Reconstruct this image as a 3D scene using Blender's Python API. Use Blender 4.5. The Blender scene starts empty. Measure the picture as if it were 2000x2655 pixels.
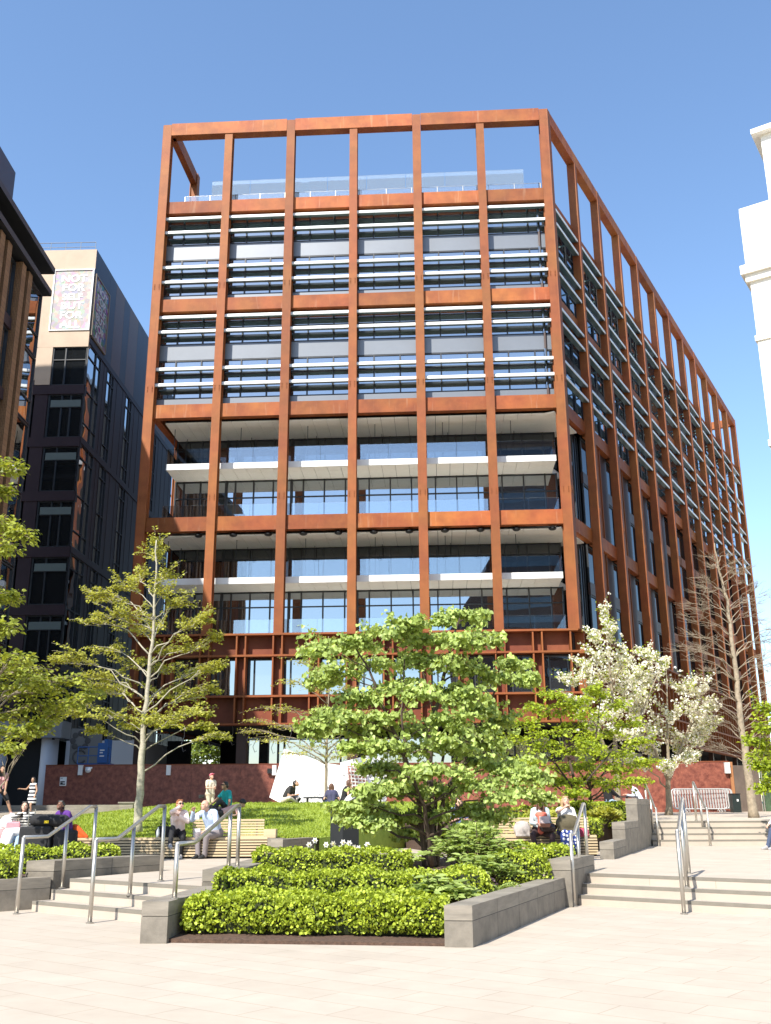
import bpy, math, random
from mathutils import Vector as V, Matrix
random.seed(7)
RND = random.Random(11)
S = bpy.context.scene
COL = S.collection
# ------------------------------------------------------------------ camera geometry (pixels of the 2000x2655 photograph)
F, PIT, ROL, EYE = 2563.93, 0.2926, -0.0058, 1.5
def ray(x, y):
    u, v = x-1000, y-1327.5
    cr, sr = math.cos(ROL), math.sin(ROL)
    u, v = cr*u+sr*v, -sr*u+cr*v
    c, s = math.cos(PIT), math.sin(PIT)
    return V((u, c*F+s*v, s*F-c*v))
def g(x, y, z=0.0):
    d = ray(x, y); t = (z-EYE)/d.z
    return V((d.x*t, d.y*t, z))
def at(x, y, Y):
    d = ray(x, y); t = Y/d.y
    return V((d.x*t, Y, EYE+d.z*t))
def ppm(Y):            # photograph pixels per metre at depth Y near the horizon
    return F/math.cos(PIT)/Y
# ------------------------------------------------------------------ objects
def tag(o, label=None, cat=None, group=None, kind=None):
    if label: o['label'] = label
    if cat: o['category'] = cat
    if group: o['group'] = group
    if kind: o['kind'] = kind
    return o
def thing(name, label, cat, loc=(0, 0, 0), rz=0.0, group=None):
    o = bpy.data.objects.new(name, None); COL.objects.link(o)
    o.location = loc; o.rotation_euler = (0, 0, rz); o.empty_display_size = .2
    return tag(o, label, cat, group)
def link(name, me, m, parent=None):
    o = bpy.data.objects.new(name, me); COL.objects.link(o)
    if m is not None:
        if len(me.materials): me.materials.clear()
        for k in (m if isinstance(m, (list, tuple)) else [m]): me.materials.append(k)
    if parent is not None:
        o.parent = parent
        o.matrix_parent_inverse = wm(parent).inverted()
    return o
def wm(o):
    m = Matrix.LocRotScale(o.location, o.rotation_euler, o.scale)
    if o.parent: m = wm(o.parent) @ o.matrix_parent_inverse @ m
    return m
class MB:
    def __init__(s): s.v = []; s.f = []; s.m = []; s.cur = 0; s.T = None
    def add(s, vs, fs):
        n = len(s.v)
        if s.T is not None: vs = [s.T @ V(p) for p in vs]
        s.v += [tuple(p) for p in vs]; s.f += [[n+i for i in f] for f in fs]; s.m += [s.cur]*len(fs)
    def hexa(s, p): s.add(p, [(3,2,1,0),(4,5,6,7),(0,1,5,4),(1,2,6,5),(2,3,7,6),(3,0,4,7)])
    def box(s, x0, x1, y0, y1, z0, z1):
        s.hexa([(x0,y0,z0),(x1,y0,z0),(x1,y1,z0),(x0,y1,z0),(x0,y0,z1),(x1,y0,z1),(x1,y1,z1),(x0,y1,z1)])
    def fbox(s, fr, u0, u1, w0, w1, z0, z1):
        if w0 > w1: w0, w1 = w1, w0
        q = [fr(u0,w1,z0),fr(u1,w1,z0),fr(u1,w0,z0),fr(u0,w0,z0),fr(u0,w1,z1),fr(u1,w1,z1),fr(u1,w0,z1),fr(u0,w0,z1)]
        s.hexa(q)
    def prism(s, poly, z0, z1, dz=None):
        n = len(poly)
        a = sum(poly[i][0]*poly[(i+1)%n][1]-poly[(i+1)%n][0]*poly[i][1] for i in range(n))
        if a < 0: poly = poly[::-1]
        f0 = z0 if callable(z0) else (lambda x, y: z0)
        f1 = z1 if callable(z1) else (lambda x, y: z1)
        vs = [(p[0],p[1],f0(p[0],p[1])) for p in poly]+[(p[0],p[1],f1(p[0],p[1])) for p in poly]
        s.add(vs, [list(range(n))[::-1], list(range(n,2*n))]+[(i,(i+1)%n,n+(i+1)%n,n+i) for i in range(n)])
    def extr(s, prof, a, b):                 # profile: list of 3D offset vectors, swept from a to b
        n = len(prof); a = V(a); b = V(b)
        s.add([a+V(p) for p in prof]+[b+V(p) for p in prof], [list(range(n)), list(range(n,2*n))[::-1]]+[(i,n+i,n+(i+1)%n,(i+1)%n) for i in range(n)])
    def tube(s, path, r, n=8, caps=True):
        path = [V(p) for p in path]; m = len(path)
        rs = r if isinstance(r, (list, tuple)) else [r]*m
        rings = []; up = None
        for i in range(m):
            d = (path[min(i+1,m-1)]-path[max(i-1,0)])
            if d.length < 1e-9: d = V((0,0,1))
            d.normalize()
            if up is None:
                up = V((0,0,1)) if abs(d.z) < .9 else V((1,0,0))
            x = d.cross(up)
            if x.length < 1e-4: x = d.cross(V((0,1,0)))
            x.normalize(); y = x.cross(d); up = y
            rings.append([path[i]+(x*math.cos(2*math.pi*k/n)+y*math.sin(2*math.pi*k/n))*rs[i] for k in range(n)])
        vs = [p for q in rings for p in q]; fs = []
        for i in range(m-1):
            for k in range(n): fs.append((i*n+k, i*n+(k+1)%n, (i+1)*n+(k+1)%n, (i+1)*n+k))
        if caps: fs += [list(range(n))[::-1], [(m-1)*n+k for k in range(n)]]
        s.add(vs, fs)
    def lathe(s, prof, c, n=16):             # prof: (r,z)
        m = len(prof); c = V(c)
        vs = [c+V((r*math.cos(2*math.pi*k/n), r*math.sin(2*math.pi*k/n), z)) for r, z in prof for k in range(n)]
        fs = [(i*n+k, i*n+(k+1)%n, (i+1)*n+(k+1)%n, (i+1)*n+k) for i in range(m-1) for k in range(n)]
        s.add(vs, fs+[list(range(n))[::-1], [(m-1)*n+k for k in range(n)]])
    def ell(s, c, r, n=12, m=8, R=None):
        c = V(c); vs = []; fs = []
        R = R or Matrix.Identity(3)
        for i in range(m+1):
            t = math.pi*i/m
            for k in range(n):
                a = 2*math.pi*k/n
                vs.append(c+R@V((r[0]*math.sin(t)*math.cos(a), r[1]*math.sin(t)*math.sin(a), -r[2]*math.cos(t))))
        for i in range(m):
            for k in range(n): fs.append((i*n+k, i*n+(k+1)%n, (i+1)*n+(k+1)%n, (i+1)*n+k))
        s.add(vs, fs)
    def cap(s, a, b, r0, r1, n=12):          # tapered capsule
        a = V(a); b = V(b); d = b-a
        L = d.length
        d = d/L if L > 1e-6 else V((0,0,1))
        path = []; rs = []
        for k in (0,1,2,3):
            t = math.pi/2*k/3; path.append(a-d*r0*math.cos(t)); rs.append(max(r0*math.sin(t), 1e-4))
        for k in (1,2,3):
            t = math.pi/2*k/3; path.append(b+d*r1*math.sin(t)); rs.append(max(r1*math.cos(t), 1e-4))
        path.insert(4, b.copy()); rs.insert(4, r1)
        s.tube(path, rs, n)
    def mesh(s, name, smooth=False):
        me = bpy.data.meshes.new(name); me.from_pydata(s.v, [], s.f)
        if smooth: me.polygons.foreach_set('use_smooth', [True]*len(me.polygons))
        if any(s.m): me.polygons.foreach_set('material_index', s.m)
        me.update(); return me
    def build(s, name, m, parent=None, smooth=False):
        return link(name, s.mesh(name, smooth), m, parent)
class Fr:                                    # facade frame: u along, w outward, z up
    def __init__(s, o, u, n): s.o = V((o[0],o[1],0)); s.u = V((u[0],u[1],0)).normalized(); s.n = V((n[0],n[1],0)).normalized()
    def __call__(s, u, w, z): return s.o+s.u*u+s.n*w+V((0,0,z))
# ------------------------------------------------------------------ materials
def nodes(name):
    m = bpy.data.materials.new(name); m.use_nodes = True
    nt = m.node_tree; return m, nt, nt.nodes['Principled BSDF']
def inp(b, k, v):
    if k in b.inputs: b.inputs[k].default_value = v
def mat(name, c, rough=.7, metal=0.0, var=.0, scale=4.0, bump=0.0, bscale=40.0, isl=0.0, spec=.5, c2=None, stretch=None, coat=0, em=None):
    m, nt, b = nodes(name)
    inp(b,'Roughness',rough); inp(b,'Metallic',metal); inp(b,'Specular IOR Level',spec); inp(b,'Coat Weight',coat)
    c = tuple(c)+(1,)
    tc = nt.nodes.new('ShaderNodeTexCoord'); mp = nt.nodes.new('ShaderNodeMapping')
    nt.links.new(tc.outputs['Object'], mp.inputs['Vector'])
    if stretch: mp.inputs['Scale'].default_value = stretch
    out = None
    if var or c2:
        n = nt.nodes.new('ShaderNodeTexNoise'); n.inputs['Scale'].default_value = scale; n.inputs['Detail'].default_value = 8; n.inputs['Roughness'].default_value = .65
        nt.links.new(mp.outputs[0], n.inputs['Vector'])
        r = nt.nodes.new('ShaderNodeValToRGB')
        a = tuple(max(0,x*(1-var)) for x in c[:3])+(1,); z = tuple(x*(1+var) for x in c[:3])+(1,)
        if c2: a, z = c, tuple(c2)+(1,)
        r.color_ramp.elements[0].position = .32; r.color_ramp.elements[1].position = .68
        r.color_ramp.elements[0].color = a; r.color_ramp.elements[1].color = z
        nt.links.new(n.outputs['Fac'], r.inputs['Fac']); out = r.outputs['Color']
    if isl:
        ge = nt.nodes.new('ShaderNodeNewGeometry'); h = nt.nodes.new('ShaderNodeHueSaturation')
        mr = nt.nodes.new('ShaderNodeMapRange'); mr.inputs['To Min'].default_value = 1-isl; mr.inputs['To Max'].default_value = 1+isl
        nt.links.new(ge.outputs['Random Per Island'], mr.inputs['Value']); nt.links.new(mr.outputs[0], h.inputs['Value'])
        if out: nt.links.new(out, h.inputs['Color'])
        else: h.inputs['Color'].default_value = c
        out = h.outputs['Color']
    if out: nt.links.new(out, b.inputs['Base Color'])
    else: inp(b,'Base Color',c)
    if bump:
        n2 = nt.nodes.new('ShaderNodeTexNoise'); n2.inputs['Scale'].default_value = bscale; n2.inputs['Detail'].default_value = 5
        nt.links.new(mp.outputs[0], n2.inputs['Vector'])
        bp = nt.nodes.new('ShaderNodeBump'); bp.inputs['Strength'].default_value = bump; bp.inputs['Distance'].default_value = .02
        nt.links.new(n2.outputs['Fac'], bp.inputs['Height']); nt.links.new(bp.outputs[0], b.inputs['Normal'])
    if em: inp(b,'Emission Color',tuple(em)+(1,)); inp(b,'Emission Strength',1.0)
    return m
def leafmat(name, c, isl=.3, trans=.45, c2=None, rough=.45):
    m, nt, b = nodes(name); out = nt.nodes['Material Output']
    ge = nt.nodes.new('ShaderNodeNewGeometry'); r = nt.nodes.new('ShaderNodeValToRGB')
    lo = tuple(x*(1-isl) for x in c)+(1,); hi = tuple((c2 or c)[i]*(1+(0 if c2 else isl)) for i in range(3))+(1,)
    r.color_ramp.elements[0].color = lo; r.color_ramp.elements[1].color = hi
    nt.links.new(ge.outputs['Random Per Island'], r.inputs['Fac'])
    nt.links.new(r.outputs['Color'], b.inputs['Base Color']); inp(b,'Roughness',rough); inp(b,'Specular IOR Level',.35)
    t = nt.nodes.new('ShaderNodeBsdfTranslucent')
    h = nt.nodes.new('ShaderNodeMix'); h.data_type = 'RGBA'; h.blend_type = 'MULTIPLY'; h.inputs[0].default_value = 1
    nt.links.new(r.outputs['Color'], h.inputs[6]); h.inputs[7].default_value = (1.5,1.35,.5,1)
    nt.links.new(h.outputs[2], t.inputs['Color'])
    mx = nt.nodes.new('ShaderNodeMixShader'); mx.inputs[0].default_value = trans
    nt.links.new(b.outputs[0], mx.inputs[1]); nt.links.new(t.outputs[0], mx.inputs[2]); nt.links.new(mx.outputs[0], out.inputs['Surface'])
    return m
def glassmat(name, dark=(.012,.014,.016), refl=.28, tint=(.85,.93,1), wave=.0, wscale=.6, clear=0.0, frost=0.0, fmax=1.0):
    m, nt, b = nodes(name); out = nt.nodes['Material Output']; nt.nodes.remove(b)
    gl = nt.nodes.new('ShaderNodeBsdfGlossy'); gl.inputs['Roughness'].default_value = .01; gl.inputs['Color'].default_value = tuple(tint)+(1,)
    if clear:
        df = nt.nodes.new('ShaderNodeBsdfTransparent'); df.inputs['Color'].default_value = (clear,clear*1.01,clear*1.01,1)
        if frost:
            d2 = nt.nodes.new('ShaderNodeBsdfDiffuse'); d2.inputs['Color'].default_value = (.55,.66,.72,1); m2 = nt.nodes.new('ShaderNodeMixShader'); m2.inputs[0].default_value = frost
            nt.links.new(df.outputs[0], m2.inputs[1]); nt.links.new(d2.outputs[0], m2.inputs[2]); df = m2
    else:
        df = nt.nodes.new('ShaderNodeBsdfDiffuse'); df.inputs['Color'].default_value = tuple(dark)+(1,)
    fr = nt.nodes.new('ShaderNodeLayerWeight'); fr.inputs['Blend'].default_value = .35
    mr = nt.nodes.new('ShaderNodeMapRange'); mr.inputs['To Min'].default_value = refl; mr.inputs['To Max'].default_value = fmax
    nt.links.new(fr.outputs['Fresnel'], mr.inputs['Value'])
    mx = nt.nodes.new('ShaderNodeMixShader')
    nt.links.new(mr.outputs[0], mx.inputs[0]); nt.links.new(df.outputs[0], mx.inputs[1]); nt.links.new(gl.outputs[0], mx.inputs[2])
    nt.links.new(mx.outputs[0], out.inputs['Surface'])
    if wave:
        tc = nt.nodes.new('ShaderNodeTexCoord'); n = nt.nodes.new('ShaderNodeTexNoise'); n.inputs['Scale'].default_value = wscale; n.inputs['Detail'].default_value = 1
        nt.links.new(tc.outputs['Object'], n.inputs['Vector'])
        bp = nt.nodes.new('ShaderNodeBump'); bp.inputs['Strength'].default_value = wave; bp.inputs['Distance'].default_value = .05
        nt.links.new(n.outputs['Fac'], bp.inputs['Height']); nt.links.new(bp.outputs[0], gl.inputs['Normal'])
    return m
def brickmat(name, c1, c2, mortar, bw, bh, ms=.01, scale=1.0, rough=.7, bump=.0, axis='XY', var=.12, off=.5, rot=0.0):
    m, nt, b = nodes(name); inp(b,'Roughness',rough); inp(b,'Specular IOR Level',.3)
    tc = nt.nodes.new('ShaderNodeTexCoord'); mp = nt.nodes.new('ShaderNodeMapping')
    nt.links.new(tc.outputs['Object'], mp.inputs['Vector'])
    if axis == 'XZ': mp.inputs['Rotation'].default_value = (-math.pi/2,0,0)
    elif axis == 'YZ': mp.inputs['Rotation'].default_value = (-math.pi/2,0,-math.pi/2)
    else: mp.inputs['Rotation'].default_value = (0,0,rot)
    br = nt.nodes.new('ShaderNodeTexBrick'); br.offset = off
    br.inputs['Color1'].default_value = tuple(c1)+(1,); br.inputs['Color2'].default_value = tuple(c2)+(1,); br.inputs['Mortar'].default_value = tuple(mortar)+(1,)
    br.inputs['Scale'].default_value = scale; br.inputs['Mortar Size'].default_value = ms; br.inputs['Brick Width'].default_value = bw; br.inputs['Row Height'].default_value = bh
    nt.links.new(mp.outputs[0], br.inputs['Vector'])
    n = nt.nodes.new('ShaderNodeTexNoise'); n.inputs['Scale'].default_value = 1.7; n.inputs['Detail'].default_value = 8; n.inputs['Roughness'].default_value = .7
    nt.links.new(tc.outputs['Object'], n.inputs['Vector'])
    mr = nt.nodes.new('ShaderNodeMapRange'); mr.inputs['From Min'].default_value = .3; mr.inputs['From Max'].default_value = .7; mr.inputs['To Min'].default_value = 1-var; mr.inputs['To Max'].default_value = 1+var
    nt.links.new(n.outputs['Fac'], mr.inputs['Value'])
    h = nt.nodes.new('ShaderNodeHueSaturation'); nt.links.new(br.outputs['Color'], h.inputs['Color']); nt.links.new(mr.outputs[0], h.inputs['Value'])
    nt.links.new(h.outputs['Color'], b.inputs['Base Color'])
    if bump:
        bp = nt.nodes.new('ShaderNodeBump'); bp.inputs['Strength'].default_value = bump; bp.inputs['Distance'].default_value = .01; bp.invert = True
        nt.links.new(br.outputs['Fac'], bp.inputs['Height']); nt.links.new(bp.outputs[0], b.inputs['Normal'])
    return m
def rustmat(name, a, bcol, streak, sc=1.2, lo=.88):
    m, nt, b = nodes(name); inp(b,'Roughness',.62); inp(b,'Specular IOR Level',.3)
    tc = nt.nodes.new('ShaderNodeTexCoord'); L = nt.links.new
    n = nt.nodes.new('ShaderNodeTexNoise'); n.inputs['Scale'].default_value = sc; n.inputs['Detail'].default_value = 9; n.inputs['Roughness'].default_value = .6
    L(tc.outputs['Object'], n.inputs['Vector'])
    r = nt.nodes.new('ShaderNodeValToRGB'); r.color_ramp.elements[0].color = tuple(a)+(1,); r.color_ramp.elements[1].color = tuple(bcol)+(1,)
    r.color_ramp.elements[0].position = .35; r.color_ramp.elements[1].position = .66
    L(n.outputs['Fac'], r.inputs['Fac'])
    mp = nt.nodes.new('ShaderNodeMapping'); mp.inputs['Scale'].default_value = (3,3,.25); L(tc.outputs['Object'], mp.inputs['Vector'])
    n2 = nt.nodes.new('ShaderNodeTexNoise'); n2.inputs['Scale'].default_value = 1.6; n2.inputs['Detail'].default_value = 6; L(mp.outputs[0], n2.inputs['Vector'])
    r2 = nt.nodes.new('ShaderNodeValToRGB'); r2.color_ramp.elements[0].position = .6; r2.color_ramp.elements[1].position = .75
    r2.color_ramp.elements[0].color = (0,0,0,1); r2.color_ramp.elements[1].color = (.45,.45,.45,1); L(n2.outputs['Fac'], r2.inputs['Fac'])
    mx = nt.nodes.new('ShaderNodeMix'); mx.data_type = 'RGBA'; L(r2.outputs['Color'], mx.inputs[0]); L(r.outputs['Color'], mx.inputs[6]); mx.inputs[7].default_value = tuple(streak)+(1,)
    n4 = nt.nodes.new('ShaderNodeTexNoise'); n4.inputs['Scale'].default_value = .35; n4.inputs['Detail'].default_value = 3; L(tc.outputs['Object'], n4.inputs['Vector'])
    m4 = nt.nodes.new('ShaderNodeMapRange'); m4.inputs['From Min'].default_value = .35; m4.inputs['From Max'].default_value = .65; m4.inputs['To Min'].default_value = .494; m4.inputs['To Max'].default_value = .507
    L(n4.outputs['Fac'], m4.inputs['Value'])
    ge = nt.nodes.new('ShaderNodeObjectInfo'); mr = nt.nodes.new('ShaderNodeMapRange'); mr.inputs['To Min'].default_value = lo; mr.inputs['To Max'].default_value = 2.02-lo
    L(ge.outputs['Random'], mr.inputs['Value'])
    h = nt.nodes.new('ShaderNodeHueSaturation'); L(mr.outputs[0], h.inputs['Value']); L(m4.outputs[0], h.inputs['Hue']); L(mx.outputs[2], h.inputs['Color']); L(h.outputs['Color'], b.inputs['Base Color'])
    n3 = nt.nodes.new('ShaderNodeTexNoise'); n3.inputs['Scale'].default_value = 30; L(tc.outputs['Object'], n3.inputs['Vector'])
    bp = nt.nodes.new('ShaderNodeBump'); bp.inputs['Strength'].default_value = .12; bp.inputs['Distance'].default_value = .01; L(n3.outputs['Fac'], bp.inputs['Height']); L(bp.outputs[0], b.inputs['Normal'])
    return m
M = {}
M['rust'] = rustmat('weathering_steel', (.215,.066,.019), (.275,.086,.024), (.165,.053,.018))
M['rust2'] = rustmat('weathering_steel_beam', (.225,.059,.016), (.335,.098,.024), (.42,.23,.13), 1.0, .74)
M['rustdark'] = rustmat('weathering_steel_panel', (.16,.045,.020), (.21,.062,.027), (.15,.04,.02))
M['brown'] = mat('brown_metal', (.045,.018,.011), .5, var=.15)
M['glass'] = glassmat('window_glass', dark=(.03,.034,.038), refl=.36, wave=.05)
M['glassL'] = glassmat('window_glass_wavy', dark=(.008,.008,.008), refl=.52, wave=.3, wscale=.45, tint=(.9,.92,.95))
M['glassD'] = glassmat('window_glass_dark', dark=(.01,.011,.012), refl=.10, fmax=.45)
M['screen'] = glassmat('roof_screen_glass', refl=.05, clear=.95, frost=.20)
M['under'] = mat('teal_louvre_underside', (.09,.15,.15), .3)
M['balu'] = glassmat('balustrade_glass', refl=.15, clear=.84)
M['frame'] = mat('dark_window_frame', (.018,.02,.024), .45)
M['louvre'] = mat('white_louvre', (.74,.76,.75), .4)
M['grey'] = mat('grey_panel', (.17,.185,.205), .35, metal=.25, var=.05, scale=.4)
M['soffit'] = mat('soffit_panel', (.87,.845,.77), .6, var=.03)
M['gap'] = mat('joint_dark', (.04,.04,.038), .8)
M['white'] = mat('white_paint', (.80,.80,.78), .5)
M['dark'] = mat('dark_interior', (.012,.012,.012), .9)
M['black'] = mat('black_metal', (.012,.013,.014), .4)
M['steel'] = mat('brushed_steel', (.50,.47,.42), .38, metal=.85, var=.05, scale=12)
M['stone'] = mat('planter_stone', (.188,.165,.132), .75, var=.3, scale=3.2, bump=.15, bscale=60)
M['cope'] = mat('coping_stone', (.222,.195,.156), .7, var=.24, scale=2.2, bump=.12, bscale=50, stretch=(1,1,6))
M['pave'] = brickmat('pale_paving', (.415,.357,.288), (.445,.386,.315), (.345,.29,.225), 1.1, .42, .007, rough=.8, var=.08, rot=.66)
M['step'] = mat('step_stone', (.41,.352,.283), .8, var=.07, scale=1.4)
M['nosing'] = mat('step_nosing', (.18,.16,.128), .8, var=.1, scale=5)
M['wood'] = mat('pale_timber', (.50,.385,.235), .6, isl=.16, var=.12, scale=6, stretch=(.15,1,1))
M['wooddk'] = mat('brown_timber', (.20,.085,.045), .6, isl=.16)
M['soil'] = mat('planting_soil', (.085,.05,.033), .95, var=.4, scale=20, bump=.8, bscale=25)
M['hedge'] = leafmat('box_hedge_leaf', (.25,.35,.022), .5, .30, c2=(.54,.64,.07))
M['hedgecore'] = mat('hedge_twigs', (.022,.03,.006), .95, var=.4, scale=18)
M['grassblade'] = leafmat('grass_blade', (.24,.33,.035), .3, .4, c2=(.40,.48,.08))
M['lawn'] = mat('lawn_turf', (.20,.28,.026), .9, c2=(.28,.36,.045), scale=5, bump=.5, bscale=90)
M['leafK'] = leafmat('heart_leaf', (.26,.36,.075), .35, .36, c2=(.50,.62,.19))
M['leafP'] = leafmat('plane_leaf', (.30,.33,.05), .35, .44, c2=(.54,.55,.11))
M['leafL'] = leafmat('hornbeam_leaf', (.20,.26,.03), .4, .42, c2=(.42,.47,.08))
M['leafG'] = leafmat('fresh_leaf', (.22,.32,.02), .35, .45, c2=(.46,.56,.05))
M['leafS'] = leafmat('shrub_leaf', (.22,.32,.06), .3, .36, c2=(.42,.52,.16))
M['leafF'] = leafmat('far_leaf', (.075,.12,.012), .4, .3, c2=(.19,.25,.03))
M['petal'] = leafmat('white_petal', (.74,.74,.74), .12, .3, c2=(.86,.86,.86))
M['purple'] = leafmat('heuchera_leaf', (.055,.032,.04), .3, .25, c2=(.15,.10,.11))
M['bark'] = mat('dark_bark', (.075,.052,.035), .9, var=.35, scale=9, bump=.6, bscale=30, stretch=(1,1,.25))
M['barkP'] = mat('pale_bark', (.36,.33,.25), .85, var=.25, scale=7, bump=.4, bscale=22, stretch=(1,1,2))
M['barkB'] = mat('brown_twig_bark', (.29,.235,.165), .9, var=.3, scale=8, bump=.5, bscale=24)
M['barkG'] = mat('grey_bark', (.26,.215,.15), .9, var=.25, scale=8, bump=.5, bscale=24, stretch=(1,1,.3))
M['osb'] = mat('red_board', (.10,.020,.013), .5, c2=(.31,.10,.06), scale=4.2, bump=.5, bscale=26)
# ================================================================== ground, steps, walls
ND = V((.78,-.6258,0)).normalized(); NU = V((.6258,.78,0)).normalized()   # along a step edge / up the flight
def struct(o): return tag(o, kind='structure')
b = MB(); b.add([(-220,-120,0),(220,-120,0),(220,320,0),(-220,320,0)], [(0,1,2,3)])
struct(b.build('paving', M['pave']))
LA, LB = V((-5.62,16.74,0)), V((-2.72,14.42,0))
RA = V((2.98,17.34,0)); RB = RA+ND*10.0
b = MB(); b.prism([(LA+NU*.66)[:2],(LB+NU*.66)[:2],(-2.2,17.2),(3.1,18.3),(RA+NU*.66)[:2],(RB+NU*.66)[:2],(40,12),(40,30.35),(-40,30.35),(-40,19.45),(-4.15,19.45)], .02, .45)
struct(b.build('terrace', M['pave']))
def flight(a, bb, n, base, rise, tread, up, name='stone_steps', last=False):
    b = MB(); along = (bb-a).normalized()
    for k in range(n):
        z1 = base+rise*(k+1); o = up*(tread*k)
        p = [a+o, bb+o, bb+o+up*(tread+.12), a+o+up*(tread+.12)]
        if k < n-1 or last:
            b.cur = 0; b.prism([q[:2] for q in p], base-.05+.003*k, z1)
        # darker nosing strip, a few millimetres proud of tread and riser
        b.cur = 1
        q = [a+o-up*.004, bb+o-up*.004, bb+o+up*.055, a+o+up*.055]
        b.prism([t[:2] for t in q], z1-.045, z1+.004)
    return struct(b.build(name, [M['step'], M['nosing']]))
flight(LA, LB, 3, 0, .15, .33, NU)
flight(RA, RB, 3, 0, .15, .33, NU)
# split line of the tread stones in the left and right flights: short upstands beside the middle rails
UA, UB = V((7.72,30.32,0)), V((13.6,30.05,0)); UU = V((.045,.999,0)).normalized()
flight(UA, UB, 4, .45, .168, .34, UU, last=True)
b = MB()
zf = lambda x, y: 1.122+max(0, y-31.3)*.0103
b.add([(-40,30.34,1.122),(-9,30.34,1.122),(-9,31.4,1.122),(-40,31.4,1.122)],[(0,1,2,3)])
xs = [-60,-20,0,7.7,14,60,120]; ys = [31.35,36,42,50,60,80,160]
vs = [(x,y,zf(x,y)) for y in ys for x in xs]
fs = [(j*7+i,j*7+i+1,(j+1)*7+i+1,(j+1)*7+i) for j in range(6) for i in range(6)]
b.add(vs, fs)
b.box(13.62,60,30.3,31.4,.45,1.118); b.box(-40,-8.2,30.36,31.4,.45,1.118)
struct(b.build('upper_paving', M['pave']))
# lawn mound
def sm(t): t = max(0, min(1, t)); return t*t*(3-2*t)
def lawnz(x, y):
    return .87+.90*sm((y-24.2)/14.5)*max(.35, min(1, (x+15.5)/8))
wallA = g(734,2177,.88); wallB = g(862,2169,.88); wd = (wallB-wallA).normalized()
def lright(y): return wallA.x+(y-wallA.y)/wd.y*wd.x+.12 if wd.y > .05 else 6
def lleft(y): return -7.6-(y-24.7)*.29
b = MB(); NX, NY = 60, 40
vs = []
for j in range(NY+1):
    y = 24.62+13.6*j/NY
    xl, xr = lleft(y), min(lright(y), 3.4)
    for i in range(NX+1):
        x = xl+(xr-xl)*i/NX
        vs.append((x, y, lawnz(x,y)+.012*math.sin(x*3.1+y)*math.sin(y*2.3)))
fs = [(j*(NX+1)+i, j*(NX+1)+i+1, (j+1)*(NX+1)+i+1, (j+1)*(NX+1)+i) for j in range(NY) for i in range(NX)]
b.add(vs, fs)
n = len(b.v)
for j in range(NY):        # skirts
    for i0 in (0, NX):
        p, q = vs[j*(NX+1)+i0], vs[(j+1)*(NX+1)+i0]
        b.add([p, q, (q[0],q[1],.4), (p[0],p[1],.4)], [(0,1,2,3)])
p, q = vs[NY*(NX+1)], vs[NY*(NX+1)+NX]
for i in range(NX):
    p, q = vs[NY*(NX+1)+i], vs[NY*(NX+1)+i+1]; b.add([p, q, (q[0],q[1]+2.5,1.15), (p[0],p[1]+2.5,1.15)], [(0,1,2,3)])
struct(b.build('lawn', M['lawn'], smooth=True))
b = MB()
for i in range(26000):
    y = 24.65+13.2*RND.random()**1.2; x = lleft(y)+(min(lright(y),3.3)-lleft(y))*RND.random(); z = lawnz(x,y)
    a = RND.random()*6.28; h = .035+.04*RND.random(); w = .012+.0004*y
    dx, dy = math.cos(a)*w, math.sin(a)*w
    lx, ly = RND.gauss(0,.025), RND.gauss(0,.025)
    b.add([(x-dx,y-dy,z-.01),(x+dx,y+dy,z-.01),(x+lx,y+ly,z+h)], [(0,1,2)])
tag(b.build('grass', M['grassblade']), 'short bright green grass covering the sloping lawn', 'grass', kind='stuff')
# ------------------------------------------------------------------ stone walls: body and coping are parts of one wall
def stone_wall(name, label, pts, z0, z1, group=None, cope=.16, joints=1.15, copeout=.0, cat='planter wall'):
    """pts: outer a, outer b, inner b, inner a (plan quad); blocks divided by thin dark joints"""
    oa, ob, ib, ia = [V((p[0],p[1],0)) for p in pts]
    r = thing(name, label, cat, (oa.x, oa.y, z0), 0, group)
    L = (ob-oa).length; n = max(1, round(L/joints))
    bd = MB(); cp = MB(); gp = MB()
    for k in range(n):
        t0, t1 = k/n, (k+1)/n; e = .006/max(L,.1)
        t0 += e if k else 0; t1 -= e if k < n-1 else 0
        q = [oa.lerp(ob,t0), oa.lerp(ob,t1), ia.lerp(ib,t1), ia.lerp(ib,t0)]
        bd.prism([p[:2] for p in q], z0, z1-cope-.008)
        cp.prism([p[:2] for p in q], z1-cope, z1)
    c = (oa+ob+ia+ib)/4
    q = [p+(c-p).normalized()*.03 for p in (oa,ob,ib,ia)]
    gp.prism([p[:2] for p in q], z0+.01, z1-.012)
    bd.build('wall_blocks', M['stone'], r); cp.build('coping', M['cope'], r); gp.build('mortar', M['gap'], r)
    return r
stone_wall('planter_wall', 'low grey stone planter wall with square end beside the left steps', [(-2.94,12.68),(-2.66,15.2),(-2.30,15.2),(-2.62,12.66)], 0, .465, joints=2.6)
stone_wall('planter_wall', 'raised grey stone block behind the front left end of the central planter', [(-2.68,15.2),(-2.2,21.0),(-1.85,21.0),(-2.14,15.26)], .0, .685, joints=3)
stone_wall('planter_wall', 'long tan stone planter wall running back to the right stairs', [(.965,12.15),(2.93,17.12),(2.62,17.2),(.645,12.19)], 0, .445, joints=1.12)
stone_wall('planter_wall', 'stepped stone block topping the right planter wall beside polka dot skirt', [(2.94,16.86),(3.66,18.55),(3.3,18.7),(2.56,16.93)], 0, .715, joints=.95)
stone_wall('planter_wall', 'lowest dark stone wall at the left frame edge beside the steps', [(-9.5,13.4),(-5.52,17.25),(-5.78,17.45),(-9.8,13.6)], 0, .475, joints=1.3)
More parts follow.
